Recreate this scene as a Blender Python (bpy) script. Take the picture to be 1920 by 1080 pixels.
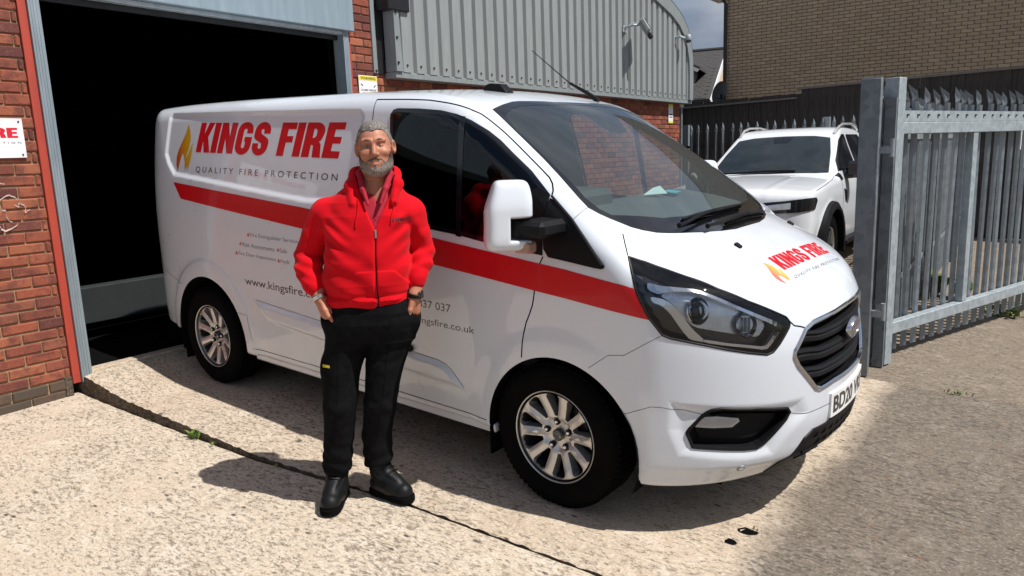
import bpy, math, random
import numpy as np
from mathutils import Vector, Matrix
from mathutils.geometry import delaunay_2d_cdt, tessellate_polygon
for o in list(bpy.data.objects):
    bpy.data.objects.remove(o)
S = bpy.context.scene
COL = S.collection
# ------------------------------------------------------------------ camera
cam_d = bpy.data.cameras.new('camera'); cam = bpy.data.objects.new('camera', cam_d); COL.objects.link(cam)
YAW, PITCH, ROLL = 2.242896, -0.178962, -0.037235
fw = Vector((math.cos(YAW)*math.cos(PITCH), math.sin(YAW)*math.cos(PITCH), math.sin(PITCH)))
r0 = Vector((math.sin(YAW), -math.cos(YAW), 0)); u0 = r0.cross(fw)
rr = r0*math.cos(ROLL) + u0*math.sin(ROLL); uu = -r0*math.sin(ROLL) + u0*math.cos(ROLL)
cam.matrix_world = Matrix.Translation((1.85056, -3.52617, 1.60310)) @ Matrix((rr, uu, -fw)).transposed().to_4x4()
cam_d.sensor_width = 36; cam_d.lens = 36*1366.59/1920
cam_d.clip_start = .05; cam_d.clip_end = 2000
S.camera = cam
# ------------------------------------------------------------------ sky, sun, exposure
SUN_AZ, SUN_EL = math.radians(13), math.radians(57)     # towards the sun, measured from +x
w = bpy.data.worlds.new('World'); S.world = w; w.use_nodes = True
nt = w.node_tree; nt.nodes.clear()
def wn(t, **k):
    n = nt.nodes.new(t)
    for a, b in k.items(): setattr(n, a, b)
    return n
sky = wn('ShaderNodeTexSky'); sky.sky_type = 'NISHITA'; sky.sun_disc = False
sky.sun_elevation = SUN_EL; sky.sun_rotation = math.pi/2 - SUN_AZ; sky.air_density = 1.0; sky.dust_density = 1.5; sky.ozone_density = 1.5
tc = wn('ShaderNodeTexCoord'); mp = wn('ShaderNodeMapping'); mp.inputs['Scale'].default_value = (1, 1, 2.6)
nz = wn('ShaderNodeTexNoise'); nz.inputs['Scale'].default_value = 2.3; nz.inputs['Detail'].default_value = 9; nz.inputs['Roughness'].default_value = .58; nz.inputs['Distortion'].default_value = .35
cr = wn('ShaderNodeValToRGB'); cr.color_ramp.elements[0].position = .40; cr.color_ramp.elements[1].position = .62
nz2 = wn('ShaderNodeTexNoise'); nz2.inputs['Scale'].default_value = 4.2; nz2.inputs['Detail'].default_value = 7
cr2 = wn('ShaderNodeValToRGB'); cr2.color_ramp.elements[0].color = (2.5, 2.9, 3.9, 1); cr2.color_ramp.elements[1].color = (6.6, 6.9, 7.3, 1)
cr2.color_ramp.elements[0].position = .38; cr2.color_ramp.elements[1].position = .68
mx = wn('ShaderNodeMix', data_type='RGBA'); bg = wn('ShaderNodeBackground'); out = wn('ShaderNodeOutputWorld')
L = nt.links.new
L(tc.outputs['Generated'], mp.inputs['Vector']); L(mp.outputs[0], nz.inputs['Vector']); L(mp.outputs[0], nz2.inputs['Vector'])
L(nz.outputs['Fac'], cr.inputs[0]); L(nz2.outputs['Fac'], cr2.inputs[0])
L(cr.outputs[0], mx.inputs[0]); L(sky.outputs[0], mx.inputs[6]); L(cr2.outputs[0], mx.inputs[7])
L(mx.outputs[2], bg.inputs['Color']); L(bg.outputs[0], out.inputs['Surface'])
bg.inputs['Strength'].default_value = .068
sd = bpy.data.lights.new('sun', 'SUN'); sun = bpy.data.objects.new('sun', sd); COL.objects.link(sun)
sd.energy = 4.3; sd.angle = math.radians(.53); sd.color = (1, .965, .915)
to_sun = Vector((math.cos(SUN_AZ)*math.cos(SUN_EL), math.sin(SUN_AZ)*math.cos(SUN_EL), math.sin(SUN_EL)))
sun.rotation_euler = to_sun.to_track_quat('Z', 'Y').to_euler(); sun.location = (6, 2, 12)
S.view_settings.view_transform = 'Standard'; S.view_settings.look = 'None'; S.view_settings.exposure = .38; S.view_settings.gamma = 1
S.view_settings.use_curve_mapping = False
S.cycles.max_bounces = 8; S.cycles.transparent_max_bounces = 12; S.cycles.caustics_reflective = False; S.cycles.caustics_refractive = False
S.cycles.use_denoising = True
# ------------------------------------------------------------------ helpers
rnd = random.Random(5)
class MB:
    """collects shapes, then links them as one mesh object"""
    def __init__(s): s.v = []; s.f = []
    def add(s, v, f):
        o = len(s.v); s.v += [tuple(map(float, p)) for p in v]; s.f += [tuple(i + o for i in q) for q in f]; return s
    def box(s, a, b, M=None):
        x0, y0, z0 = a; x1, y1, z1 = b
        v = [(x0,y0,z0),(x1,y0,z0),(x1,y1,z0),(x0,y1,z0),(x0,y0,z1),(x1,y0,z1),(x1,y1,z1),(x0,y1,z1)]
        if M is not None: v = [M @ Vector(p) for p in v]
        return s.add(v, [(0,3,2,1),(4,5,6,7),(0,1,5,4),(1,2,6,5),(2,3,7,6),(3,0,4,7)])
    def bbox(s, a, b, c, M=None):
        """box with chamfered edges of width c"""
        x0, y0, z0 = a; x1, y1, z1 = b; v = []; k = {}
        for i, (X, dx) in enumerate(((x0, c), (x1, -c))):
            for j, (Y, dy) in enumerate(((y0, c), (y1, -c))):
                for l, (Z, dz) in enumerate(((z0, c), (z1, -c))):
                    k[i,j,l] = (len(v), len(v)+1, len(v)+2)
                    v += [(X, Y+dy, Z+dz), (X+dx, Y, Z+dz), (X+dx, Y+dy, Z)]
        q = lambda i, j, l, a: k[i,j,l][a]
        f = []
        for i in (0, 1):
            r = [q(i,0,0,0), q(i,1,0,0), q(i,1,1,0), q(i,0,1,0)]; f.append(r if i else r[::-1])
            r = [q(0,i,0,1), q(1,i,0,1), q(1,i,1,1), q(0,i,1,1)]; f.append(r[::-1] if i else r)
            r = [q(0,0,i,2), q(1,0,i,2), q(1,1,i,2), q(0,1,i,2)]; f.append(r if i else r[::-1])
        for i in (0, 1):
            for j in (0, 1):
                r = [q(i,j,0,0), q(i,j,1,0), q(i,j,1,1), q(i,j,0,1)]; f.append(r if (i == j) else r[::-1])
                r = [q(i,0,j,0), q(i,1,j,0), q(i,1,j,2), q(i,0,j,2)]; f.append(r[::-1] if (i == j) else r)
                r = [q(0,i,j,1), q(1,i,j,1), q(1,i,j,2), q(0,i,j,2)]; f.append(r if (i == j) else r[::-1])
        for i in (0, 1):
            for j in (0, 1):
                for l in (0, 1):
                    r = list(k[i,j,l]); f.append(r if (i + j + l) % 2 else r[::-1])
        if M is not None: v = [M @ Vector(p) for p in v]
        return s.add(v, f)
    def tube(s, pts, r, n=8, cap=True):
        pts = [Vector(p) for p in pts]; rs = r if hasattr(r, '__len__') else [r]*len(pts)
        t0 = (pts[1] - pts[0]).normalized(); a = t0.orthogonal().normalized(); v = []; m = len(pts)
        for i, p in enumerate(pts):
            t = (pts[min(i+1, m-1)] - pts[max(i-1, 0)]).normalized()
            a = (a - t*a.dot(t)).normalized(); b = t.cross(a)
            v += [p + (a*math.cos(2*math.pi*j/n) + b*math.sin(2*math.pi*j/n))*rs[i] for j in range(n)]
        f = [(i*n+j, i*n+(j+1) % n, (i+1)*n+(j+1) % n, (i+1)*n+j) for i in range(m-1) for j in range(n)]
        if cap: f += [tuple(range(n))[::-1], tuple(range((m-1)*n, m*n))]
        return s.add(v, f)
    def lathe(s, prof, n=48, M=None, axis='y'):
        """profile of (radius, height) turned round the local y (or z) axis"""
        v = []; m = len(prof)
        for j in range(n):
            a = 2*math.pi*j/n
            for r, h in prof: v.append((r*math.cos(a), h, r*math.sin(a)) if axis == 'y' else (r*math.cos(a), r*math.sin(a), h))
        f = [(j*m+i, j*m+i+1, ((j+1) % n)*m+i+1, ((j+1) % n)*m+i) for j in range(n) for i in range(m-1)]
        if axis == 'y': pass
        if M is not None: v = [M @ Vector(p) for p in v]
        return s.add(v, f)
    def prism(s, poly, h0, h1, fn):
        """polygon (2d) extruded between h0 and h1; fn maps (a, b, h) to 3d"""
        n = len(poly); v = [fn(a, b, h0) for a, b in poly] + [fn(a, b, h1) for a, b in poly]
        tri = tessellate_polygon([[Vector((a, b, 0)) for a, b in poly]])
        f = [tuple(t) for t in tri] + [tuple(i + n for i in t[::-1]) for t in tri]
        f += [(i, (i+1) % n, (i+1) % n + n, i + n) for i in range(n)]
        return s.add(v, f)
    def build(s, name, mat, parent=None, smooth=False, fix=True, bevel=0, angle=35):
        me = bpy.data.meshes.new(name); me.from_pydata(s.v, [], s.f); me.update()
        if fix:
            import bmesh
            b = bmesh.new(); b.from_mesh(me); bmesh.ops.recalc_face_normals(b, faces=b.faces); b.to_mesh(me); b.free()
        return link(name, me, mat, parent, smooth, bevel, angle)
def link(name, me, mat, parent=None, smooth=False, bevel=0, angle=35):
    if mat is not None and not len(me.materials): me.materials.append(mat)
    o = bpy.data.objects.new(name, me); COL.objects.link(o)
    if parent is not None: o.parent = parent
    if smooth:
        me.polygons.foreach_set('use_smooth', [True]*len(me.polygons))
        if smooth != 'all': me.set_sharp_from_angle(angle=math.radians(angle))
    if bevel:
        m = o.modifiers.new('bevel', 'BEVEL'); m.width = bevel; m.segments = 2; m.limit_method = 'ANGLE'; m.angle_limit = math.radians(40); m.harden_normals = False
        me.polygons.foreach_set('use_smooth', [True]*len(me.polygons)); me.set_sharp_from_angle(angle=math.radians(35))
    return o
def empty(name, label, cat, loc=(0,0,0), rot=(0,0,0), group=None):
    o = bpy.data.objects.new(name, None); COL.objects.link(o); o.location = loc; o.rotation_euler = rot; o.empty_display_size = .2
    return tag(o, label, cat, group)
def tag(o, label=None, cat=None, group=None, kind=None):
    if label: o['label'] = label
    if cat: o['category'] = cat
    if group: o['group'] = group
    if kind: o['kind'] = kind
    return o
def copy_tree(o, parent=None):
    c = o.copy(); COL.objects.link(c)
    if parent is not None: c.parent = parent
    for ch in list(o.children): copy_tree(ch, c)
    return c
# ------------------------------------------------------------------ materials
class Mat:
    def __init__(s, name, color=(.5,.5,.5), rough=.5, metal=0., coat=0., spec=.5):
        m = bpy.data.materials.new(name); m.use_nodes = True; s.m = m; s.t = m.node_tree; s.b = s.t.nodes['Principled BSDF']
        s.b.inputs['Base Color'].default_value = (*color, 1); s.b.inputs['Roughness'].default_value = rough
        s.b.inputs['Metallic'].default_value = metal; s.b.inputs['Coat Weight'].default_value = coat; s.b.inputs['Coat Roughness'].default_value = .04
        s.b.inputs['Specular IOR Level'].default_value = spec
        s._c = None
    def n(s, t, **k):
        n = s.t.nodes.new(t)
        for a, b in k.items():
            if a in n.inputs.keys() if hasattr(n.inputs, 'keys') else False: n.inputs[a].default_value = b
            else: setattr(n, a, b)
        return n
    def l(s, a, b): s.t.links.new(a, b)
    def coord(s, kind='Object', scale=(1,1,1)):
        t = s.n('ShaderNodeTexCoord'); m = s.n('ShaderNodeMapping'); m.inputs['Scale'].default_value = scale
        s.l(t.outputs[kind], m.inputs['Vector']); return m.outputs[0]
    def noise(s, scale, detail=5, rough=.55, vec=None, dist=0):
        n = s.n('ShaderNodeTexNoise'); n.inputs['Scale'].default_value = scale; n.inputs['Detail'].default_value = detail; n.inputs['Roughness'].default_value = rough; n.inputs['Distortion'].default_value = dist
        if vec is None: vec = s.coord()
        s.l(vec, n.inputs['Vector']); return n.outputs['Fac']
    def voro(s, scale, vec=None, feature='F1', out='Distance', rand=1):
        n = s.n('ShaderNodeTexVoronoi', feature=feature); n.inputs['Scale'].default_value = scale; n.inputs['Randomness'].default_value = rand
        if vec is None: vec = s.coord()
        s.l(vec, n.inputs['Vector']); return n.outputs[out]
    def ramp(s, fac, stops, interp='LINEAR'):
        r = s.n('ShaderNodeValToRGB'); e = r.color_ramp.elements; r.color_ramp.interpolation = interp
        while len(e) < len(stops): e.new(.5)
        for x, (p, c) in zip(e, stops): x.position = p; x.color = (*c, 1) if len(c) == 3 else c
        s.l(fac, r.inputs[0]); return r.outputs[0]
    def val(s, fac, a, b, lo=0., hi=1.):
        r = s.n('ShaderNodeMapRange'); r.inputs['From Min'].default_value = a; r.inputs['From Max'].default_value = b; r.inputs['To Min'].default_value = lo; r.inputs['To Max'].default_value = hi
        s.l(fac, r.inputs['Value']); return r.outputs[0]
    def mix(s, fac, a, b, mode='MIX'):
        m = s.n('ShaderNodeMix', data_type='RGBA', blend_type=mode)
        for i, v in ((0, fac), (6, a), (7, b)):
            if hasattr(v, 'links'): s.l(v, m.inputs[i])
            else: m.inputs[i].default_value = v if i == 0 else ((*v, 1) if len(v) == 3 else v)
        return m.outputs[2]
    def math(s, op, a, b=None, c=None):
        m = s.n('ShaderNodeMath', operation=op)
        for i, v in enumerate((a, b, c)):
            if v is None: continue
            if hasattr(v, 'links'): s.l(v, m.inputs[i])
            else: m.inputs[i].default_value = v
        return m.outputs[0]
    def color(s, o): s.l(o, s.b.inputs['Base Color']); return s
    def roughness(s, o): s.l(o, s.b.inputs['Roughness']); return s
    def bump(s, h, strength=.3, dist=.01):
        b = s.n('ShaderNodeBump'); b.inputs['Strength'].default_value = strength; b.inputs['Distance'].default_value = dist
        s.l(h, b.inputs['Height']); s.l(b.outputs[0], s.b.inputs['Normal']); return s
M = {}
def simple(key, color, rough=.5, metal=0., coat=0., spec=.5, var=.12, scale=6, bump=0, bscale=80):
    """paint, plastic or metal with a little uneven colour and gloss"""
    m = Mat(key, color, rough, metal, coat, spec); v = m.coord(); n = m.noise(scale, 6, .6, v)
    m.color(m.mix(m.val(n, .3, .7), tuple(c*(1-var) for c in color), tuple(min(1, c*(1+var)) for c in color)))
    m.roughness(m.val(m.noise(scale*2.3, 4, .5, v), .3, .7, max(0, rough-.06), min(1, rough+.08)))
    if bump: m.bump(m.noise(bscale, 4, .6, v), bump, .002)
    M[key] = m.m; return m
def pchip(xk, yk):
    xk = np.array(xk, float); yk = np.array(yk, float)
    h = np.diff(xk); d = np.diff(yk) / h
    m = np.zeros_like(yk)
    m[0] = d[0]; m[-1] = d[-1]
    for i in range(1, len(xk) - 1):
        if d[i-1] * d[i] > 0:
            w1 = 2*h[i] + h[i-1]; w2 = h[i] + 2*h[i-1]
            m[i] = (w1 + w2) / (w1/d[i-1] + w2/d[i])
    def f(x):
        x = np.clip(x, xk[0], xk[-1])
        i = np.clip(np.searchsorted(xk, x) - 1, 0, len(h) - 1)
        t = (x - xk[i]) / h[i]
        return ((2*t**3 - 3*t**2 + 1)*yk[i] + (t**3 - 2*t**2 + t)*h[i]*m[i] + (-2*t**3 + 3*t**2)*yk[i+1] + (t**3 - t**2)*h[i]*m[i+1])
    return f
def smooth(a, b, x):
    t = np.clip((x - a) / (b - a), 0, 1); return t*t*(3 - 2*t)
def smax(a, b, k):
    h = np.clip(0.5 + 0.5*(a - b)/k, 0, 1)
    return b + (a - b)*h + k*h*(1 - h)
def smin(a, b, k): return -smax(-a, -b, k)
def poly_sd(px, pz, poly):
    """signed distance (negative inside) from points to a closed polygon"""
    P = np.array(poly, float); d = np.full(px.shape, 1e9); ins = np.zeros(px.shape, bool)
    for (x0, z0), (x1, z1) in zip(P, np.roll(P, -1, 0)):
        ex, ez = x1 - x0, z1 - z0
        t = np.clip(((px - x0)*ex + (pz - z0)*ez) / (ex*ex + ez*ez + 1e-12), 0, 1)
        d = np.minimum(d, np.hypot(px - x0 - t*ex, pz - z0 - t*ez))
        c = ((z0 > pz) != (z1 > pz)) & (px < (x1 - x0)*(pz - z0)/(z1 - z0 + 1e-12) + x0)
        ins ^= c
    return np.where(ins, -d, d)
def surface_nets(F, lo, hi, res, slack=1.6):
    """polygonise F<0 (inside) on a grid: vertices and quads"""
    n = [int(np.ceil((hi[i] - lo[i])/res)) + 1 for i in range(3)]
    B = 12; V = np.empty(n, np.float32)
    st = [list(range(0, k, B)) for k in n]
    cs = np.array([(i, j, k) for i in st[0] for j in st[1] for k in st[2]])
    ce = np.array(lo) + res*(cs + B/2)
    fc = np.concatenate([F(*ce[i:i+200000].T) for i in range(0, len(ce), 200000)])
    far = np.abs(fc) > slack*res*B*.87 + res
    for (i, j, k), v in zip(cs[far], fc[far]): V[i:i+B, j:j+B, k:k+B] = v
    o = np.arange(B); ox, oy, oz = [q.ravel() for q in np.meshgrid(o, o, o, indexing='ij')]
    act_ = cs[~far]
    for i in range(0, len(act_), 150):
        c = act_[i:i+150]; X = c[:, 0, None] + ox; Y = c[:, 1, None] + oy; Z = c[:, 2, None] + oz
        f = F(lo[0] + res*X.ravel(), lo[1] + res*Y.ravel(), lo[2] + res*Z.ravel()).reshape(X.shape)
        m = (X < n[0]) & (Y < n[1]) & (Z < n[2]); V[X[m], Y[m], Z[m]] = f[m]
    S = V < 0
    c = np.zeros([k - 1 for k in n], np.int8)
    for a in (0, 1):
        for b in (0, 1):
            for d in (0, 1):
                c += S[a:n[0]-1+a, b:n[1]-1+b, d:n[2]-1+d]
    act = (c > 0) & (c < 8)
    idx = np.full(act.shape, -1, np.int64); cells = np.argwhere(act); idx[act] = np.arange(len(cells))
    acc = np.zeros((len(cells), 3)); cnt = np.zeros(len(cells))
    cor = [(a, b, d) for a in (0, 1) for b in (0, 1) for d in (0, 1)]
    vals = {q: V[cells[:, 0]+q[0], cells[:, 1]+q[1], cells[:, 2]+q[2]].astype(float) for q in cor}
    for q in cor:
        for k in range(3):
            if q[k] == 0:
                r = list(q); r[k] = 1; r = tuple(r)
                a, b = vals[q], vals[r]; m = (a < 0) != (b < 0)
                t = np.where(m, a/(a - b + 1e-30), 0)
                P = np.tile(np.array(q, float), (len(cells), 1)); P[:, k] += t
                acc[m] += P[m]; cnt[m] += 1
    pos = (cells + acc/cnt[:, None])*res + np.array(lo)
    quads = []
    for k in range(3):
        u, v = (k + 1) % 3, (k + 2) % 3
        sl0 = [slice(None)]*3; sl1 = [slice(None)]*3
        sl0[k] = slice(0, n[k]-1); sl1[k] = slice(1, n[k])
        A = S[tuple(sl0)]; B = S[tuple(sl1)]
        e = np.argwhere(A != B)
        e = e[(e[:, u] > 0) & (e[:, v] > 0) & (e[:, u] < n[u]-1) & (e[:, v] < n[v]-1)]
        ou = np.zeros(3, int); ou[u] = 1; ov = np.zeros(3, int); ov[v] = 1
        q = np.stack([idx[tuple((e - ou*a - ov*b).T)] for a, b in ((1, 1), (0, 1), (0, 0), (1, 0))], 1)
        fl = ~A[tuple(e.T)]
        q[fl] = q[fl][:, ::-1]
        quads.append(q)
    return pos, np.concatenate(quads)
def grad(F, P, h=1e-3):
    g = np.stack([F(*(P + h*e).T) - F(*(P - h*e).T) for e in np.eye(3)], 1)/(2*h)
    return g
def snap(F, P, n=4, lvl=0.0):
    P = np.array(P, float)
    for _ in range(n):
        g = grad(F, P); P = P - ((F(*P.T) - lvl)/(np.sum(g*g, 1) + 1e-9))[:, None]*g
    g = grad(F, P); return P, g/(np.linalg.norm(g, axis=1)[:, None] + 1e-12)
# ---------------------------------------------------------------- panel van shape (van frame: x forward from the front axle, y left, z up)
W_Z = pchip([.18, .25, .32, .45, .62, .8, .95, 1.08, 1.2, 1.35, 1.5, 1.7, 1.85, 2.0], [.895, .935, .955, .963, .967, .968, .966, .96, .948, .925, .897, .852, .815, .775])
TOP = pchip([-4.2, -3.95, -3.7, -3.2, -2.4, -1.6, -1.15, -.95, -.8, -.68, -.56, -.46, -.2, .1, .30, .365, .42, .5, .592, .7, .8, .88, .94, .99, 1.04],
            [1.87, 1.915, 1.938, 1.957, 1.966, 1.965, 1.956, 1.945, 1.928, 1.905, 1.87, 1.825, 1.675, 1.484, 1.348, 1.304, 1.28, 1.248, 1.209, 1.149, 1.085, 1.03, .978, .918, .83])
NOSE = pchip([.15, .2, .24, .30, .335, .4, .5, .6, .7, .8, .88, .95, 1.05, 1.2, 1.5], [.82, .86, .905, .962, .998, 1.012, 1.022, 1.02, 1.017, 1.012, .998, .978, .945, .88, .72])
ARCH_F = (.035, .33, .40); ARCH_R = (-2.915, .33, .40)
PANELS = {}
def van_base(x, y, z):
    a = np.abs(y)
    ys = W_Z(z)
    for cx, cz, r in (ARCH_F, ARCH_R):       # arch flares
        d = np.hypot(x - cx, z - cz)
        ys = ys + .02*(1 - smooth(r + .03, r + .155, d))
    # slight taper of the sides in plan towards the rear
    ys = ys -   .02*smooth(-2.2, -3.9, x)**1.5
    side = a - ys
    cz_ = np.where(x > .36, .15*(a/.9)**3, np.where(x > -.5, .10*(a/.86)**2.6, .04*(a/.78)**2.2))
    bl = smooth(.25, .5, x); b2 = smooth(-.75, -.35, x)
    drop = (.04*(a/.78)**2.2)*(1 - b2) + (.10*(a/.86)**2.6)*b2*(1 - bl) + (.15*(a/.9)**3)*bl
    sl = np.where(x > -.75, .80, 1.0)
    top = (z - TOP(x) + drop)*np.where(x > .88, .7, np.where(x > -.6, .85, 1.0))
    xc = NOSE(z); x0 = .1
    aa = xc - x0
    q = ((np.maximum(x - x0, 0)/aa)**2.25 + a**2.25)**(1/2.25)
    nose = (q - 1.0)*.93
    # rear: rounded plan
    rx = np.maximum(-2.80 - x, 0)/(1.235 - .10*smooth(1.0, 1.95, z) - .03*smooth(.5, .3, z)); rr = (rx**3.0 + (a/1.0)**3.0)**(1/3.0)
    rear = (rr - 1.0)*1.0
    zb = np.where(x > .4, .225, .30) + np.where(x < -3.3, .03, 0)
    bot = zb - z
    f = smax(side, top, .10 - .02*smooth(-.2, .3, x))
    f = smax(f, nose, .05)
    f = smax(f, rear, .07)
    f = smax(f, bot, .03)
    return f
def van_f(x, y, z):
    f = van_base(x, y, z)
    a = np.abs(y)
    for nm, (poly, depth, w0, w1, sgn) in PANELS.items():
        pa = np.array(poly); lo = pa.min(0) - .06; hi = pa.max(0) + .06
        m = np.where((a > .42) & (x > lo[0]) & (x < hi[0]) & (z > lo[1]) & (z < hi[1]))
        if len(m[0]): f[m] += depth*(1 - smooth(w0, w1, poly_sd(x[m], z[m], poly)))
    return f
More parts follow.
